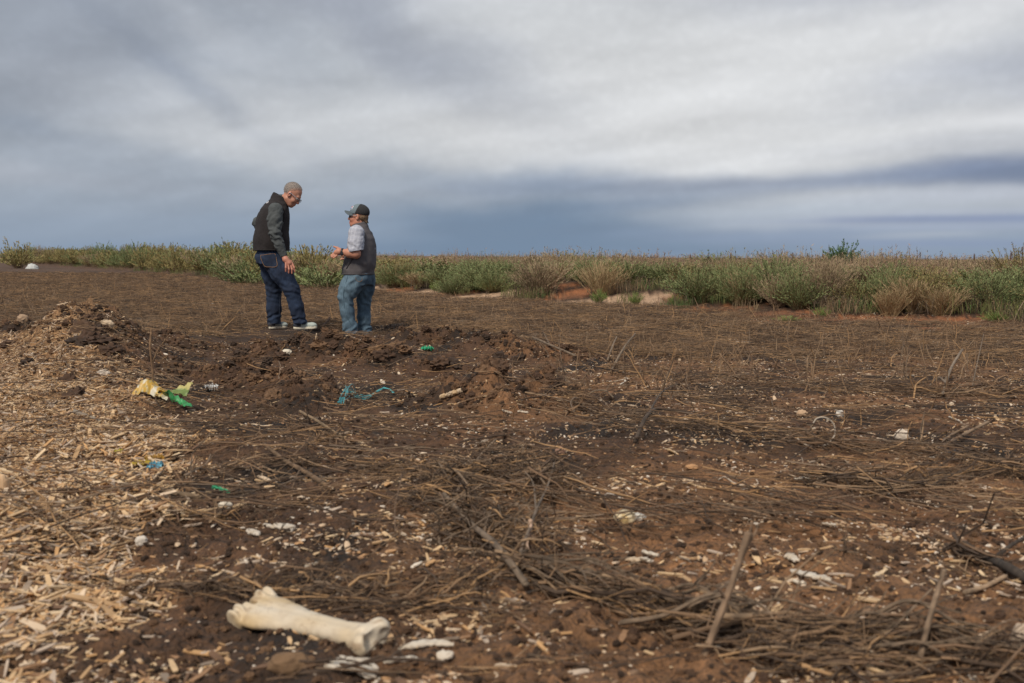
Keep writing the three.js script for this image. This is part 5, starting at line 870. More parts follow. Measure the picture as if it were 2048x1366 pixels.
{
  const R = rng(900);
  // sheaves of flattened stalks: a path over the ground, half width, number, length, thickness
  const sheaf = (path, wid, n, len, r, lift, fan = 0.28) => {
    const pts = path.map(([u, v]) => spot(u, v));
    for (let i = 0; i < n; i++) {
      const t = R() * (pts.length - 1), k = Math.min(pts.length - 2, Math.floor(t)), f = t - k, a = pts[k], b = pts[k + 1], ang = Math.atan2(b.z - a.z, b.x - a.x), w = (R() + R() - 1) * wid, x = lerp(a.x, b.x, f) - Math.sin(ang) * w, z = lerp(a.z, b.z, f) + Math.cos(ang) * w;
      layStalk(R, x, z, ang + (R() + R() + R() - 1.5) * fan * (R() < 0.3 ? 3.2 : 1.25), len * (0.25 + 0.95 * R()), r * (0.45 + 1.5 * R() ** 3), lift * Math.max(0.15, 1 - Math.abs(w) / wid));
    }
  };
  sheaf([[860, 985], [960, 1085], [1080, 1160], [1250, 1215], [1480, 1268], [1780, 1308], [2060, 1332]], 0.060, 300, 0.17, 0.0019, 0.035, 0.34);
  sheaf([[1020, 1150], [1250, 1225], [1500, 1275], [1800, 1305]], 0.025, 90, 0.24, 0.0026, 0.045, 0.16);
  sheaf([[160, 1165], [420, 1186], [640, 1205], [880, 1222], [1080, 1240]], 0.05, 170, 0.15, 0.0016, 0.02, 0.4);
  sheaf([[560, 1170], [700, 1180], [900, 1190], [1020, 1170]], 0.10, 170, 0.10, 0.0016, 0.02, 0.9);
  sheaf([[720, 945], [860, 950], [1000, 970], [1110, 1005]], 0.10, 230, 0.17, 0.0020, 0.04, 0.7);
  sheaf([[840, 960], [960, 1050], [1060, 1120]], 0.15, 260, 0.15, 0.0019, 0.05, 1.0);
  sheaf([[1080, 805], [1200, 830], [1380, 862], [1600, 885], [1800, 908], [2060, 962]], 0.13, 250, 0.28, 0.0022, 0.045, 0.4);
  sheaf([[1620, 972], [1800, 985], [2060, 945]], 0.10, 190, 0.22, 0.0021, 0.035, 0.3);
  sheaf([[1200, 740], [1380, 765], [1650, 785], [1850, 790], [2060, 790]], 0.20, 330, 0.34, 0.0026, 0.06, 0.45);
  sheaf([[120, 1100], [360, 1050], [620, 1000]], 0.10, 60, 0.15, 0.0018, 0.02, 0.7);
  sheaf([[300, 975], [420, 945], [560, 940], [640, 935]], 0.10, 70, 0.18, 0.0020, 0.03, 0.7);
  sheaf([[1480, 1310], [1700, 1345], [2060, 1366]], 0.045, 120, 0.15, 0.0020, 0.03, 0.45);
  sheaf([[560, 1364], [820, 1352], [1050, 1330], [1300, 1350]], 0.02, 22, 0.16, 0.0018, 0.012, 0.25);
  sheaf([[1000, 900], [1060, 960], [1090, 1010]], 0.12, 150, 0.15, 0.0020, 0.06, 1.3);
  sheaf([[1900, 1100], [1980, 1140], [2060, 1180]], 0.03, 18, 0.14, 0.0024, 0.02, 0.4);
  sheaf([[1280, 750], [1420, 800], [1500, 830]], 0.35, 90, 0.24, 0.0022, 0.07, 1.2);
  sheaf([[560, 820], [640, 870], [700, 900]], 0.08, 55, 0.22, 0.0022, 0.03, 0.6);
  sheaf([[420, 1060], [760, 1120], [1200, 1080], [1700, 1140], [2040, 1080]], 0.25, 110, 0.08, 0.0015, 0.01, 3.0);
  // the flattened stubble of the whole field, thinner towards the heap and the loaded-out soil
  let n = 0;
  for (let i = 0; i < 260000 && n < 60000; i++) {
    const d = 2 + 43 * Math.pow(R(), 1.25), x = (R() * 2 - 1) * (d * 0.64 + 0.3), z = -d, s = edgeDist(x, z);
    if (s > 0.1 || (d > 11 && s > -0.35 && R() < 0.75) || (feet(x, z) && R() < 0.8) || (bareSand(x, z) && R() < 0.8)) continue;
    const bare = d < 10.8 && x < 0.4 + N2(z * 0.8, 4) * 0.4 ? 0.03 : d < 6 ? 0.015 + 0.05 * smoothstep(N2(x * 1.4, z * 1.4), 0.1, 0.5) : d < 8.5 ? 0.03 + 0.13 * smoothstep(N2(x * 1.2, z * 1.2), 0, 0.5) : 0.35 + 0.65 * smoothstep(N2(x * 0.9 + 9, z * 0.9), -0.4, 0.4);
    if (R() > bare) continue;
    n++; const flow = 0.6 * N2(x * 0.3, z * 0.3 + 2) + (R() + R() + R() - 1.5) * 0.95;
    layStalk(R, x, z, flow + (R() < 0.12 ? 1.4 : 0), 0.10 + 0.34 * R(), 0.0013 + 0.0016 * R() * R() + d * 0.00005, 0.07);
  }
  // broken stalks still standing
  n = 0;
  for (let i = 0; i < 40000 && n < 3000; i++) {
    const d = 3.2 + 27 * Math.pow(R(), 1.2), x = (R() * 2 - 1) * (d * 0.62), z = -d, s = edgeDist(x, z);
    if (s > -0.4 || feet(x, z)) continue;
    const p = d < 10.8 && x < 0.2 ? 0.012 : d < 5 ? 0.05 : d < 7.5 ? 0.22 : 0.8;
    if (R() > p * (0.4 + smoothstep(N2(x * 0.8 + 3, z * 0.8), -0.3, 0.5))) continue;
    n++; standStalk(R, x, z, (0.07 + 0.26 * R() * R() + 0.06 * R()) * (d < 5 ? 0.6 : 1), 0.0022 + 0.0040 * R() * R() + (d > 5 ? 0.0012 : 0), 0.15 + 1.1 * R(), R() * 6.28, R() < 0.3);
  }
}
{ // the 300 stalks that show largest are things of their own, the others litter
  const one = (list, keep, name, label, category, grp) => {
    const inView = (q) => Math.abs(q[4] / -q[5]) < 0.55 && q[5] < -1.15, order = list.map((q, i) => [inView(q) ? q[3] : 0, i]).sort((a, b) => b[0] - a[0]), top = new Set(order.slice(0, keep).map((q) => q[1]));
    list.forEach((q, i) => { if (!top.has(i)) return; const o = mesh(name, stalkForms[q[2]], stalkMats[q[1]]); q[0].decompose(o.position, o.quaternion, o.scale); tag(o, label, category, grp); });
    return list.filter((_, i) => !top.has(i));
  };
  const restL = one(lying, 170, 'fallen_stalk', 'thin dry stalk lying flat among others in a sheaf in the foreground', 'stalk', 'stalks of the flattened sheaves');
  const restS = one(standing, 120, 'stubble_stalk', 'short broken stalk sticking up out of the dark stubble', 'stalk', 'broken stalks standing in the stubble');
  stalkForms.forEach((g, f) => { const a = restL.filter((q) => q[2] === f); if (a.length) scatter('stalk_litter', g, vmat(0.95), a.map((q) => [q[0], STALK[q[1]]]), ['straight', 'slightly bent', 'bent', 'forked', 'strongly bent', 'branched'][f] + ' dry stalks strewn flat over the dark field', 'stalks'); });
  [0, 1, 2, 3].forEach((f) => { const a = restS.filter((q) => q[2] === f); if (a.length) scatter('stubble', stalkForms[f], vmat(0.95), a.map((q) => [q[0], STALK[q[1]]]), ['straight', 'slightly bent', 'bent', 'forked'][f] + ' short stubble standing over the far field', 'stubble'); });
}
// stalks and branches that can be picked out by themselves
function branch(name, pts, r0, r1, col, label, twigs = [], knobby = 0) {
  const o = group(name, label, name === 'branch' ? 'branch' : 'stalk'), base = pts[0]; o.position.copy(base);
  const make = (list, a, b) => { const c = new THREE.CatmullRomCurve3(list.map((p) => p.clone().sub(base))), g = new THREE.TubeGeometry(c, 28, 1, 8), p = g.attributes.position, nseg = 29, rad = 9; for (let i = 0; i < nseg; i++) { const t = i / 28, q = c.getPointAt(t), r = lerp(a, b, t) * (1 + 0.10 * N2(t * 9, a * 900) + knobby * smoothstep(t, 0.78, 1)); for (let k = 0; k < rad; k++) { const j = i * rad + k; p.setXYZ(j, q.x + (p.getX(j) - q.x) * r, q.y + (p.getY(j) - q.y) * r, q.z + (p.getZ(j) - q.z) * r); } } const cap = new THREE.SphereGeometry(b * (1 + knobby), 8, 6), e = c.getPointAt(1); cap.scale(1, 0.7, 1); cap.translate(e.x, e.y, e.z); const cap0 = new THREE.SphereGeometry(a * 0.98, 8, 6), s = c.getPointAt(0); cap0.translate(s.x, s.y, s.z); const m = mergeGeometries([g, cap, cap0]); m.computeVertexNormals(); return paint(m, (x, y, z) => { const k = 0.8 + 0.4 * N3(x * 50, y * 50, z * 50) + 0.2 * N3(x * 160, y * 160, z * 160); return [col[0] * k, col[1] * k, col[2] * k]; }); };
  mesh('stem', make(pts, r0, r1), vmat(0.95), o);
  for (const [tp, a, b] of twigs) mesh('twig', make(tp, a, b), vmat(0.95), o);
  return o;
}
const upFrom = (u, v, list) => { const p = spot(u, v); return list.map(([dx, dy, dz]) => new THREE.Vector3(p.x + dx, p.y + dy, p.z + dz)); };
const along2 = (list, lift) => list.map(([u, v], i) => { const p = spot(u, v); p.y += Array.isArray(lift) ? lift[i] : lift; return p; });
branch('stalk_stump', upFrom(1405, 1312, [[0, -0.01, 0], [0.022, 0.055, 0], [0.045, 0.12, -0.004], [0.060, 0.168, -0.008]]), 0.0056, 0.0042, [0.27, 0.18, 0.115], 'thick broken stalk standing up in the right foreground, frayed at its top', [[upFrom(1405, 1312, [[0.056, 0.155, -0.008], [0.062, 0.172, -0.006], [0.064, 0.186, -0.006]]), 0.003, 0.0008], [upFrom(1405, 1312, [[0.060, 0.155, -0.008], [0.070, 0.170, -0.010], [0.074, 0.180, -0.012]]), 0.0026, 0.0008], [upFrom(1405, 1312, [[0.030, 0.08, 0], [0.015, 0.10, 0.01], [-0.002, 0.108, 0.02]]), 0.002, 0.001]], 0.45);
branch('stalk_stump', upFrom(1832, 1346, [[0, -0.01, 0], [0.010, 0.05, 0], [0.022, 0.10, -0.002], [0.034, 0.143, -0.004]]), 0.0042, 0.0036, [0.30, 0.21, 0.14], 'thinner upright stalk right of the thick broken one');
branch('branch', along2([[900, 1016], [930, 965], [960, 925], [992, 897]], [0.005, 0.012, 0.02, 0.03]), 0.006, 0.004, [0.24, 0.17, 0.115], 'pale branch rising from the sheaf in the middle of the foreground');
branch('branch', along2([[888, 1015], [940, 1080], [1000, 1145], [1052, 1205]], [0.03, 0.035, 0.04, 0.03]), 0.0055, 0.0062, [0.20, 0.145, 0.10], 'thick grey branch running down towards the centre foreground sheaf');
branch('branch', along2([[1040, 1130], [1072, 1060], [1095, 1010], [1108, 965]], [0.02, 0.04, 0.045, 0.05]), 0.0035, 0.002, [0.19, 0.14, 0.10], 'slim curving twig beside the thick grey branch', [[along2([[1072, 1060], [1062, 1000], [1050, 985]], [0.04, 0.05, 0.05]), 0.0022, 0.0014]]);
branch('branch', along2([[528, 908], [570, 935], [610, 955], [650, 978]], [0.03, 0.02, 0.015, 0.012]), 0.005, 0.007, [0.19, 0.12, 0.07], 'thick rough stick at the left edge of the hollow', [[along2([[575, 938], [600, 925], [628, 905]], [0.02, 0.04, 0.05]), 0.003, 0.002], [along2([[600, 952], [590, 975], [585, 992]], [0.015, 0.02, 0.015]), 0.003, 0.0018]]);
branch('branch', along2([[1928, 1108], [1970, 1128], [2015, 1148], [2070, 1180]], [0.018, 0.014, 0.012, 0.010]), 0.008, 0.009, [0.065, 0.048, 0.036], 'dark thick branch entering from the right edge', [[along2([[1985, 1134], [2020, 1112], [2060, 1098]], [0.015, 0.02, 0.03]), 0.004, 0.003]]);
branch('branch', along2([[1930, 1192], [1970, 1182], [2010, 1166]], [0.006, 0.008, 0.012]), 0.0045, 0.004, [0.32, 0.22, 0.14], 'short bare stick below the dark branch at the right edge');
branch('branch', along2([[1270, 888], [1295, 858], [1335, 845], [1400, 848]], [0.01, 0.05, 0.05, 0.03]), 0.007, 0.005, [0.10, 0.07, 0.05], 'dark forked twig rising out of the middle sheaf', [[along2([[1295, 858], [1325, 815], [1355, 800]], [0.05, 0.07, 0.08]), 0.004, 0.002]]);
branch('branch', along2([[1875, 905], [1920, 890], [1975, 872]], [0.012, 0.03, 0.05]), 0.005, 0.006, [0.26, 0.18, 0.12], 'pale bent branch on the right, by the angular stone', [[along2([[1875, 905], [1905, 885], [1935, 880]], [0.012, 0.03, 0.05]), 0.005, 0.004]]);
branch('branch', along2([[1222, 748], [1245, 725], [1270, 700]], [0.02, 0.10, 0.16]), 0.009, 0.006, [0.25, 0.18, 0.12], 'pair of thick stalks leaning right at the edge of the hollow', [[along2([[1215, 728], [1225, 710], [1233, 698]], [0.03, 0.08, 0.12]), 0.008, 0.006]]);
branch('branch', along2([[1885, 795], [1900, 770], [1922, 748]], [0.02, 0.10, 0.18]), 0.008, 0.009, [0.27, 0.20, 0.14], 'thick leaning stalk in the stubble at the right', [[along2([[1892, 785], [1875, 775], [1850, 790]], [0.05, 0.06, 0.02]), 0.006, 0.003]]);
branch('branch', along2([[1065, 698], [1100, 702], [1150, 716]], [0.10, 0.05, 0.02]), 0.009, 0.010, [0.19, 0.14, 0.10], 'grey branch lying right of the ruts', [[along2([[1100, 702], [1085, 690]], [0.05, 0.12]), 0.005, 0.002]]);
branch('branch', along2([[615, 662], [635, 662], [650, 656], [660, 648]], [0.03, 0.02, 0.05, 0.09]), 0.014, 0.010, [0.10, 0.05, 0.03], 'dark curved strip of bark beside the pale shoe');
branch('branch', upFrom(306, 785, [[0, -0.02, 0], [0.0, 0.10, 0], [-0.004, 0.20, 0.01], [0.0, 0.28, 0.0]]), 0.005, 0.004, [0.26, 0.16, 0.09], 'thin forked stem standing behind the yellow bag', [[upFrom(306, 785, [[0.0, 0.13, 0], [0.03, 0.19, 0], [0.075, 0.25, 0]]), 0.0035, 0.002], [upFrom(306, 785, [[0.0, 0.02, 0.01], [0.05, 0.03, 0.02], [0.10, 0.035, 0.03]]), 0.003, 0.002]]);
branch('branch', along2([[600, 838], [640, 862], [690, 888], [705, 897]], [0.03, 0.03, 0.015, 0.01]), 0.006, 0.004, [0.28, 0.19, 0.11], 'pale stalk lying at the upper left of the hollow');
branch('branch', along2([[240, 978], [300, 985], [360, 998], [400, 1003]], [0.01, 0.012, 0.012, 0.01]), 0.006, 0.007, [0.22, 0.15, 0.09], 'brown stick lying across the edge of the chip bed');
branch('branch', along2([[372, 792], [410, 782], [436, 788]], [0.02, 0.03, 0.02]), 0.004, 0.003, [0.27, 0.18, 0.11], 'thin pale twig right of the yellow bag');
branch('branch', along2([[1942, 790], [1955, 745], [1966, 700]], [0.02, 0.10, 0.16]), 0.004, 0.003, [0.24, 0.17, 0.11], 'slim stalk leaning in the stubble at the right edge');
branch('branch', upFrom(2026, 648, [[0, -0.02, 0], [0.05, 0.15, 0], [0.13, 0.30, 0], [0.22, 0.42, 0]]), 0.008, 0.006, [0.30, 0.22, 0.14], 'long pale stick leaning by the bright bush at the right edge');
{ // the tangled brushwood of the centre foreground: crossing forked branches, each its own thing
  const R = rng(4242), paths = [[[830, 930], [960, 1000], [1060, 1090]], [[900, 1020], [1010, 1120], [1140, 1185]], [[1060, 1160], [1300, 1222], [1560, 1280]], [[1500, 1268], [1780, 1306], [2030, 1330]], [[980, 900], [1060, 960], [1110, 1010]]];
  for (let i = 0; i < 64; i++) {
    const p = paths[i % 5], t = R() * 1.98, k = Math.floor(t), f = t - k, u = lerp(p[k][0], p[k + 1][0], f) + (R() - 0.5) * 60, v = lerp(p[k][1], p[k + 1][1], f) + (R() - 0.5) * 36, c = spot(u, v), run = spot(p[k + 1][0], p[k + 1][1]).sub(spot(p[k][0], p[k][1])), ang = Math.atan2(run.z, run.x) + (R() + R() - 1) * (i % 5 === 2 || i % 5 === 3 ? 0.7 : 1.5), L = 0.09 + 0.16 * R(), r = 0.0022 + 0.0034 * R() * R();
    const at = (s, side, up) => { const x = c.x + Math.cos(ang) * L * s - Math.sin(ang) * L * side, z = c.z + Math.sin(ang) * L * s + Math.cos(ang) * L * side; return new THREE.Vector3(x, height(x, z) + 0.008 + up, z); };
    const b = (R() - 0.5) * 0.3, h0 = 0.035 * R(), h1 = 0.05 * R(), q = R() < 0.5 ? 1 : -1, tw = [];
    tw.push([[at(-0.1, b * 0.5, h0), at(0.12, 0.12 * q, h0 + 0.015), at(0.32, 0.26 * q, h1 + 0.02)], r * 0.6, r * 0.3]);
    if (R() < 0.7) tw.push([[at(0.15, b, h1), at(0.3, -0.10 * q, h1 + 0.01), at(0.45, -0.22 * q, h1 + 0.03 * R())], r * 0.5, r * 0.25]);
    const tone = 0.7 + 0.6 * R(), o = branch('brushwood_branch', [at(-0.5, 0, h0 * 0.3), at(-0.2, b, h0), at(0.15, b * 0.8, h1), at(0.5, -b * 0.4, h1 * 0.6)], r, r * 0.55, [0.17 * tone, 0.118 * tone, 0.078 * tone], 'forked grey-brown branch tangled in the brushwood of the foreground', tw);
    o.userData.category = 'branch'; o.userData.group = 'branches of the foreground brushwood';
  }
}
{ // pale curled wires and ribs
  const curl = (u, v, list, r, col, label) => { const o = mesh('curled_rib', tube(upFrom(u, v, list.map((q) => q.map((k) => k * 0.72))).map((p) => p.toArray()), r * 0.62, 60, 7), mat(...col.map((k) => k * 0.85), 0.8)); tag(o, label, 'rib', 'pale curled ribs on the soil'); };
  curl(1655, 892, [[0, 0.008, 0], [0.03, 0.05, 0], [0.022, 0.10, 0], [-0.02, 0.128, 0.01], [-0.055, 0.125, 0.015], [-0.07, 0.105, 0.015]], 0.0036, [0.55, 0.47, 0.38], 'pale curled rib arching up from the soil at the right');
  curl(1655, 892, [[0, 0.008, 0], [-0.05, 0.0, 0.02], [-0.11, 0.012, 0.01], [-0.135, 0.035, 0]], 0.0036, [0.52, 0.44, 0.36], 'pale lower rib curling left from the arching one');
  curl(1470, 970, [[-0.06, 0.014, -0.02], [-0.03, 0.02, -0.045], [0.0, 0.006, 0.0], [0.05, 0.002, 0.015], [0.085, 0.006, 0.0], [0.082, 0.02, -0.02]], 0.0036, [0.50, 0.40, 0.31], 'pale looped rib lying flat mid right');
  curl(712, 938, [[-0.03, 0.006, -0.02], [0.0, 0.016, -0.04], [0.03, 0.01, -0.02], [0.035, 0.004, 0.02]], 0.0028, [0.40, 0.33, 0.27], 'grey bent wire-like rib at the near edge of the hollow');
  curl(715, 920, [[-0.04, 0.004, 0.0], [0.0, 0.012, -0.03], [0.05, 0.008, -0.02], [0.07, 0.003, 0.03]], 0.0024, [0.28, 0.22, 0.17], 'brown bent rib just above the grey one');
  curl(1200, 800, [[-0.09, 0.01, 0.02], [-0.04, 0.05, 0.0], [0.03, 0.055, 0.0], [0.075, 0.02, 0.03]], 0.005, [0.20, 0.15, 0.10], 'arched brown rib over the middle sheaf');
  curl(1148, 822, [[0, 0.004, 0.05], [-0.02, 0.05, 0.02], [0.0, 0.075, 0.0], [0.03, 0.07, -0.02]], 0.0045, [0.19, 0.14, 0.10], 'curved grey rib left of the arched one');
  curl(1215, 1000, [[-0.02, 0.004, 0.02], [0.0, 0.02, -0.01], [0.03, 0.015, 0.0]], 0.003, [0.52, 0.45, 0.38], 'small hooked rib by the stalks in the centre');
}

// ---- rubbish
function sheetForm(nu, nv, f, thick = 0.0012) { // a crumpled film: two skins and a rim
  const pos = [], idx = [], N = (nu + 1) * (nv + 1);
  for (const s of [1, -1]) for (let j = 0; j <= nv; j++) for (let i = 0; i <= nu; i++) { const p = f(i / nu, j / nv); pos.push(p[0], p[1] + s * thick * 0.5, p[2]); }
  for (let j = 0; j < nv; j++) for (let i = 0; i < nu; i++) { const a = j * (nu + 1) + i, b = a + 1, c = a + nu + 1, d = c + 1; idx.push(a, c, b, b, c, d, N + a, N + b, N + c, N + b, N + d, N + c); }
  const rim = (a, b) => idx.push(a, b, N + a, b, N + b, N + a);
  for (let i = 0; i < nu; i++) { rim(i, i + 1); rim(nv * (nu + 1) + i + 1, nv * (nu + 1) + i); } for (let j = 0; j < nv; j++) { rim((j + 1) * (nu + 1), j * (nu + 1)); rim(j * (nu + 1) + nu, (j + 1) * (nu + 1) + nu); }
  const g = new THREE.BufferGeometry(); g.setAttribute('position', new THREE.BufferAttribute(new Float32Array(pos), 3)); g.setIndex(idx); g.computeVertexNormals(); return g;
}
{
  const film = vmat(0.45), p = spot(318, 800), o = group('plastic_bag', 'crumpled yellow and green plastic bag on the chip heap', 'bag'); o.position.copy(p); o.position.y += 0.012; o.scale.setScalar(1.3); o.rotation.y = -0.12;
  const fold = (x, z, a) => a * (N3(x * 22, z * 22, 1) * 0.6 + Math.abs(N3(x * 40, z * 30, 5)) * 0.5);
  const bodyG = sheetForm(40, 26, (s, t) => { const x = -0.088 + 0.13 * s, z = -0.03 + 0.065 * t, bell = Math.sin(Math.PI * clamp(s, 0.02, 0.98)) ** 0.7 * Math.sin(Math.PI * clamp(t * 0.9 + 0.06, 0, 1)) ** 0.6; return [x + fold(z, x, 0.010), 0.005 - 0.010 * s + 0.062 * bell * (1 - 0.35 * s) + fold(x, z, 0.016), z + fold(x + 3, z, 0.008)]; });
  mesh('bag_body', paint(bodyG, (x, y, z) => { const n = N3(x * 26 + 2, y * 20, z * 26), m = N3(x * 60, y * 60, z * 60); if (n > 0.34) return [0.60, 0.55, 0.43]; if (n < -0.6) return [0.10, 0.08, 0.06]; return m > 0.3 ? [0.44, 0.35, 0.15] : [0.50, 0.30, 0.045]; }), film, o);
  const flap = sheetForm(20, 14, (s, t) => [0.03 + 0.075 * s, 0.012 + 0.035 * s * (1 - t) + fold(s * 0.1, t * 0.1, 0.014), -0.015 + 0.05 * t - 0.012 * s]);
  mesh('flap', paint(flap, (x, y, z) => (x > 0.05 && y > 0.028 ? [0.46, 0.40, 0.15] : [0.16, 0.22, 0.06])), film, o);
  const tail = sheetForm(44, 8, (s, t) => { const w = (0.044 - 0.024 * Math.sin(Math.PI * clamp((s - 0.35) / 0.6, 0, 1))) * (t - 0.5), tw = s * 3.4; return [0.010 + 0.125 * s + fold(s * 0.2, t * 0.1, 0.006), 0.012 - 0.040 * s + w * Math.sin(tw) * 0.9 + 0.010 + fold(s * 0.3, t * 0.05, 0.008), 0.012 + 0.060 * s + w * Math.cos(tw)]; });
  mesh('tail', paint(tail, (x, y, z) => (x < 0.05 && N3(x * 50, y * 50, z * 50) > 0.05 ? [0.58, 0.30, 0.02] : mix3([0.03, 0.21, 0.06], [0.05, 0.33, 0.11], 0.5 + 0.5 * N3(x * 50, y * 50, z * 50)))), film, o);
}
{
  const film = vmat(0.5), scrap = (u, v, w, d, h, cols, label, seed, turn = 0) => {
    const p = spot(u, v), g = sheetForm(16, 12, (s, t) => [(s - 0.5) * w * (1 + 0.3 * N2(t * 3, seed)), h * (0.25 + Math.abs(N2(s * 3 + seed, t * 3)) + 0.4 * N2(s * 8, t * 8 + seed)), (t - 0.5) * d * (1 + 0.3 * N2(s * 3, seed + 5))]);
    const o = mesh('plastic_scrap', paint(g, (x, y, z) => cols[Math.floor(clamp((N3(x * 60 + seed, y * 60, z * 60) * 0.5 + 0.5) * cols.length, 0, cols.length - 0.01))]), film); o.position.copy(p); o.position.y += 0.004; o.rotation.y = turn; tag(o, label, 'plastic scrap', 'plastic scraps on the soil');
  };
  scrap(311, 944, 0.036, 0.035, 0.022, [[0.05, 0.25, 0.37], [0.11, 0.34, 0.45]], 'crumpled light blue plastic scrap beside the wood chips', 3);
  scrap(283, 933, 0.055, 0.045, 0.010, [[0.42, 0.30, 0.035], [0.36, 0.24, 0.03]], 'yellow plastic scrap left of the blue scrap', 7, 0.4);
  scrap(308, 926, 0.045, 0.03, 0.018, [[0.38, 0.20, 0.03], [0.30, 0.17, 0.03]], 'ochre plastic strip behind the blue scrap', 9, 0.6);
  scrap(422, 783, 0.060, 0.035, 0.03, [[0.025, 0.025, 0.028], [0.72, 0.72, 0.70], [0.10, 0.10, 0.11], [0.65, 0.66, 0.66]], 'black and white wrapper in the soil right of the bag', 13);
  scrap(855, 702, 0.10, 0.07, 0.035, [[0.02, 0.28, 0.13], [0.03, 0.36, 0.18]], 'small green plastic scrap beyond the ruts', 17);
  scrap(1905, 914, 0.05, 0.02, 0.02, [[0.02, 0.025, 0.035], [0.035, 0.04, 0.05]], 'black plastic scrap under stalks at the right', 23);
  scrap(238, 911, 0.02, 0.02, 0.012, [[0.45, 0.38, 0.03]], 'tiny bright yellow scrap among the wood chips', 29);
}
{ // twine
  const tw = (list, lift, n, col, label, fray) => {
    const R = rng(list[0][0]), base = list.map(([u, v], i) => { const p = spot(u, v); p.y += lift[i]; return p; }), o = group('twine', label, 'twine'); o.position.copy(base[0]); const parts = [];
    for (let k = 0; k < n; k++) parts.push(tube(base.map((p, i) => { const f = fray[i]; return [p.x - base[0].x + (R() - 0.5) * f, Math.max(p.y - base[0].y + (R() - 0.5) * f, height(p.x, p.z) - base[0].y + 0.003), p.z - base[0].z + (R() - 0.5) * f]; }), 0.0016, 50, 5));
    mesh('strands', mergeGeometries(parts), mat(...col, 0.7), o);
  };
  tw([[682, 812], [690, 803], [706, 797], [716, 799], [735, 798], [752, 790], [772, 785], [787, 792]], [0.01, 0.03, 0.03, 0.02, 0.01, 0.02, 0.035, 0.02], 9, [0.10, 0.42, 0.46], 'frayed turquoise twine lying in the dark hollow', [0.05, 0.03, 0.045, 0.05, 0.02, 0.015, 0.008, 0.012]);
  tw([[424, 982], [436, 983], [448, 986], [460, 990]], [0.008, 0.01, 0.008, 0.006], 4, [0.04, 0.33, 0.16], 'short green twine near the sticks left of centre', [0.012, 0.01, 0.01, 0.012]);
}

// ------------------------------------------------------------------ wood chips, pebbles and soil crumbs
function chipForm(seed) { // a split sliver of wood, about one metre long before scaling
  const R = rng(seed), n = 5, pos = [], idx = [];
  for (let i = 0; i <= n; i++) { const t = i / n, w = (0.55 + 0.45 * Math.sin(Math.PI * clamp(t * 0.9 + 0.05, 0, 1))) * (0.75 + 0.5 * R()), th = 0.6 + 0.5 * R(), bow = 0.5 * Math.sin(t * 3 + seed), sk = (R() - 0.5) * 0.1; for (const [y, z] of [[th, -w], [th * 0.8, w], [-th, w * 0.9], [-th, -w * 0.85]]) pos.push(t - 0.5 + (i === 0 || i === n ? sk * (z > 0 ? 1.6 : -1) : 0), y + bow, z); }
  for (let i = 0; i < n; i++) for (let k = 0; k < 4; k++) { const a = i * 4 + k, b = i * 4 + (k + 1) % 4; idx.push(a, a + 4, b, b, a + 4, b + 4); }
  idx.push(0, 1, 2, 0, 2, 3, n * 4, n * 4 + 2, n * 4 + 1, n * 4, n * 4 + 3, n * 4 + 2);
  let g = new THREE.BufferGeometry(); g.setAttribute('position', new THREE.BufferAttribute(new Float32Array(pos), 3)); g.setIndex(idx); g = g.toNonIndexed(); g.computeVertexNormals();
  return paint(g, (x) => { const k = 0.9 + 0.2 * N2(x * 9, seed); return [k, k, k]; });
}
const CHIP = [[0.67, 0.46, 0.26], [0.60, 0.405, 0.225], [0.72, 0.53, 0.33], [0.48, 0.30, 0.155], [0.54, 0.42, 0.32], [0.33, 0.185, 0.095], [0.60, 0.345, 0.155], [0.30, 0.225, 0.165], [0.70, 0.53, 0.37], [0.17, 0.095, 0.055]];
const PEB = [[0.50, 0.335, 0.20], [0.58, 0.42, 0.28], [0.36, 0.21, 0.115], [0.62, 0.49, 0.36], [0.44, 0.25, 0.12], [0.20, 0.12, 0.07], [0.66, 0.57, 0.47]];
const chipForms = [1, 2, 3, 4].map((s) => chipForm(s)), pebbleForms = [1, 2, 3].map((s) => paint(stoneForm(s * 3.3, 1, 1, 1, 1), () => [1, 1, 1])), clodForms = [1, 2, 3].map((s) => { const g = stoneForm(s * 5.7 + 20, 1, 1, 1, 4), p = g.attributes.position; for (let i = 0; i < p.count; i++) { const k = 1 + 0.30 * N3(p.getX(i) * 1.9, p.getY(i) * 1.9 + s, p.getZ(i) * 1.9) + 0.20 * (0.4 - Math.abs(N3(p.getX(i) * 5, p.getY(i) * 3 + s, p.getZ(i) * 5))) + 0.10 * N3(p.getX(i) * 11, p.getY(i) * 11, p.getZ(i) * 11 + s); p.setXYZ(i, p.getX(i) * k, p.getY(i) * k, p.getZ(i) * k); } g.computeVertexNormals(); return paint(g, (x, y, z) => { const k = 0.85 + 0.3 * N3(x * 3, y * 3, z * 3); return [k, k, k]; }); });
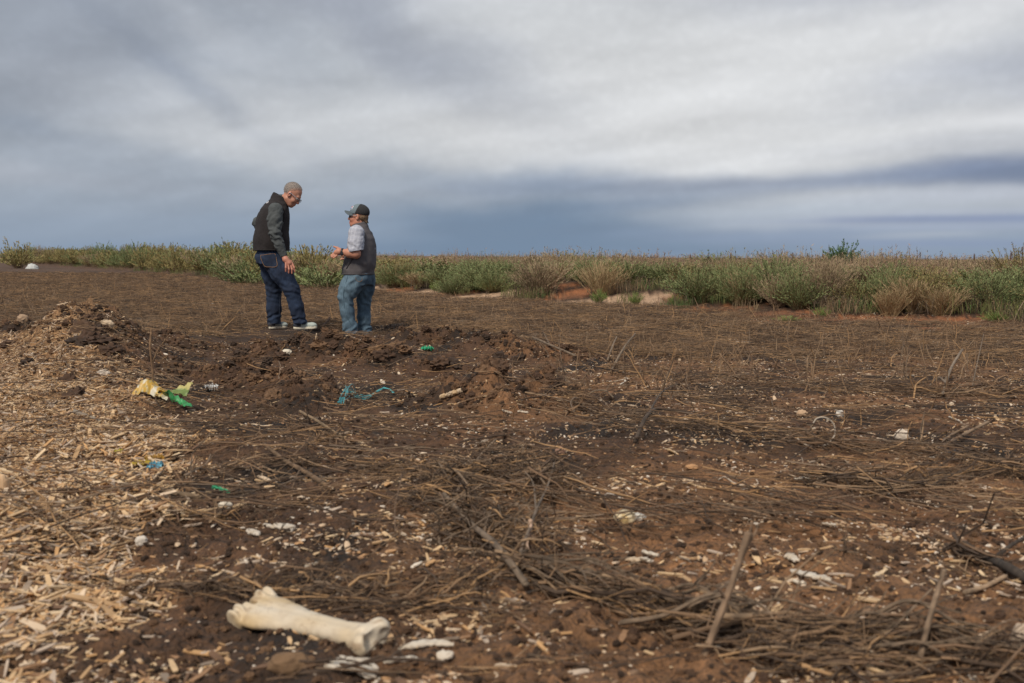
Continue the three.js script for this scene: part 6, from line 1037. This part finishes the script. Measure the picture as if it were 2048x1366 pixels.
{
  const R = rng(5000), chips = [], pebbles = [], clods = [];
  const lay = (list, x, z, L, W, T, cols, forms, tilt, raise = 0) => { if (feet(x, z) && (forms === 3 || R() < 0.5)) return; const y = height(x, z); list.push([trs(x, y + T * (R() * 0.9 - 0.3) + raise * R(), z, (R() - 0.5) * tilt, R() * 6.283, (R() - 0.5) * tilt, L, T, W), Math.floor(R() * cols.length), Math.min(2 + (forms === 4), Math.floor(R() * forms)), L * W / (x * x + z * z), x, z]); };
  // the chip bed and heap on the left
  for (let i = 0, n = 0; i < 700000 && n < 105000; i++) {
    const d = 1.0 + 8.6 * Math.pow(R(), 1.5), x = -d * 0.62 * R() - 0.35 * R(), z = -d, c = chipAmount(x, z);
    if (R() > c * c * (0.5 + 0.5 * smoothstep(N2(x * 3, z * 3), -0.6, 0.1))) continue;
    n++; const L = 0.007 + 0.034 * R() * R() + (R() < 0.06 ? 0.075 * R() : 0) + (d < 3 && R() < 0.25 ? 0.022 : 0) + d * 0.0012; lay(chips, x, z, L, 0.0008 + Math.min(0.006, L * 0.12 * (0.15 + R() * R())), 0.0005 + L * 0.016, CHIP, 4, 0.75, 0.010);
  }
  // chips thinly strewn elsewhere
  for (let i = 0, n = 0; n < 36000; i++) {
    const d = 1.1 + 12.5 * Math.pow(R(), 1.3), x = (R() * 2 - 1) * (d * 0.6 + 0.2), z = -d, k = 0.06 + 0.94 * smoothstep(N2(x * 1.7 + 3, z * 1.7) + 0.5 * N2(x * 4.5, z * 4.5 + 6), 0.0, 0.7) + 2.5 * (ridge(x, z, RUT1) + ridge(x, z, RUT2));
    if (R() > k) continue; n++; const L = 0.003 + 0.040 * R() ** 4 + d * 0.0013; lay(chips, x, z, L, 0.0009 + L * 0.10 * (0.3 + R()), 0.0007 + L * 0.025, CHIP, 4, 0.5, 0.003);
  }
  // pebbles, seeds and crumbs of bone
  for (let i = 0, n = 0; n < 52000; i++) {
    const d = 1.1 + 14 * Math.pow(R(), 1.35), x = (R() * 2 - 1) * (d * 0.6 + 0.2), z = -d, k = (x > -0.5 ? 0.55 : 0.25) * (0.08 + smoothstep(N2(x * 1.2 + 30, z * 1.2) + 0.4 * N2(x * 3.3, z * 3.3 + 7), -0.1, 0.6)) * (0.15 + 0.85 * smoothstep(N2(x * 6, z * 6 + 3), -0.1, 0.5)) * 1.8;
    if (R() > k) continue; n++; const r = 0.0008 + 0.0042 * R() ** 5 + d * 0.00026 + (R() < 0.025 ? 0.003 : 0); lay(pebbles, x, z, r * (0.9 + R() * 1.6), r * (0.6 + 0.5 * R()), r * 0.6, PEB, 3, 0.8);
  }
  // larger white bits in the middle distance
  for (let i = 0; i < 300; i++) { const d = 4 + 16 * R(), x = (R() * 2 - 1) * d * 0.55, z = -d; if (edgeDist(x, z) > -0.8) continue; const r = 0.004 + 0.009 * R() * R() + d * 0.0003; pebbles.push([trs(x, height(x, z) + r * 0.4, z, R(), R() * 6.28, 0, r * (1 + 1.6 * R()), r * 0.7, r), [6, 3, 1, 0, 3][Math.floor(R() * 5)], Math.floor(R() * 3), r * r / (d * d), x, z]); }
  // soil crumbs and clods, most of them on the ridges
  const CL = [[0.075, 0.040, 0.023], [0.095, 0.052, 0.029], [0.050, 0.029, 0.018], [0.13, 0.070, 0.037], [0.17, 0.095, 0.050]];
  for (let i = 0, n = 0; n < 30000 && i < 300000; i++) {
    const d = 1.0 + 11.5 * Math.pow(R(), 1.3), x = (R() * 2 - 1) * (d * 0.6 + 0.2), z = -d, rid = clamp((ridge(x, z, RUT1) + ridge(x, z, RUT2) + ridge(x, z, RUT3) + ridge(x, z, RUT4)) * 9 + ridge(x, z, BERM) * 1.5, 0, 1);
    if (R() > 0.22 + rid) continue; n++; const r = 0.0025 + 0.005 * R() * R() + d * 0.0004 + rid * 0.034 * R() ** 5; lay(clods, x, z, r * (1 + 0.6 * R()), r, r * 0.8, CL, 3, 1.5);
  }
  // large clods that the machine threw up
  for (const [u, v, r] of [[165, 664, 0.075], [182, 672, 0.07], [200, 682, 0.075], [150, 686, 0.065], [222, 700, 0.06], [190, 660, 0.05], [172, 690, 0.06], [22, 690, 0.07], [58, 726, 0.06], [180, 640, 0.05], [640, 690, 0.06], [668, 688, 0.05], [700, 692, 0.05], [726, 696, 0.045], [752, 700, 0.05], [788, 696, 0.08], [806, 700, 0.07], [770, 712, 0.08], [840, 722, 0.08], [880, 728, 0.07], [905, 726, 0.06], [560, 712, 0.07], [520, 702, 0.06], [480, 706, 0.07], [330, 666, 0.06], [345, 690, 0.08], [430, 690, 0.05], [1000, 715, 0.07], [1040, 720, 0.07], [130, 770, 0.05], [140, 795, 0.045], [990, 880, 0.03], [600, 860, 0.03], [548, 790, 0.045], [500, 800, 0.04]]) {
    const p = spot(u, v); clods.push([trs(p.x, p.y - r * 0.05, p.z, R() * 0.5, R() * 6.28, R() * 0.5, r * (0.9 + 0.7 * R()), r * (0.4 + 0.3 * R()), r * 0.85), u < 240 ? [0, 2, 2, 1][Math.floor(R() * 4)] : Math.floor(R() * 5), Math.floor(R() * 3), 1 + r, p.x, p.z]);
  }
  const pick = (list, keep, name, label, category, grp, forms, mats) => {
    const inView = (q) => Math.abs(q[4] / -q[5]) < 0.53 && q[5] < -1.2, order = list.map((q, i) => [inView(q) ? q[3] : 0, i]).sort((a, b) => b[0] - a[0]), top = new Set(order.slice(0, keep).map((q) => q[1]));
    list.forEach((q, i) => { if (!top.has(i)) return; const o = mesh(name, forms[q[2]], mats[q[1]]); q[0].decompose(o.position, o.quaternion, o.scale); tag(o, label, category, grp); });
    return list.filter((_, i) => !top.has(i));
  };
  const mats = (cols, rough) => cols.map((c) => vmat(rough, { color: new THREE.Color().setRGB(...c) }));
  const c2 = pick(chips, 280, 'wood_chip', 'large tan wood chip lying on the ground in the near foreground', 'wood chip', 'larger wood chips of the foreground', chipForms, mats(CHIP, 0.9));
  const p2 = pick(pebbles, 260, 'pebble', 'small rounded pebble on the dark soil of the foreground', 'pebble', 'pebbles strewn over the foreground soil', pebbleForms, mats(PEB, 0.8));
  const s2 = pick(clods, 160, 'soil_clod', 'lump of dark brown soil on the rough ground', 'clod', 'soil clods of the ruts and ridges', clodForms, mats(CL, 0.97));
  chipForms.forEach((g, f) => scatter('wood_chip_litter', g, vmat(0.9), c2.filter((q) => q[2] === f).map((q) => [q[0], CHIP[q[1]]]), ['fine', 'split', 'curved', 'broken'][f] + ' tan wood chips spread thickly over the left of the ground', 'wood chips'));
  pebbleForms.forEach((g, f) => scatter('pebble_litter', g, vmat(0.8), p2.filter((q) => q[2] === f).map((q) => [q[0], PEB[q[1]]]), ['tiny cream and tan', 'tiny flat', 'tiny round'][f] + ' pebbles and crumbs strewn over the soil', 'pebbles'));
  clodForms.forEach((g, f) => scatter('soil_crumbs', g, vmat(0.97), s2.filter((q) => q[2] === f).map((q) => [q[0], CL[q[1]]]), ['dark', 'brown', 'coarse'][f] + ' crumbs of soil covering the ruts and the ground', 'soil'));
}
renderer.render(scene, camera);
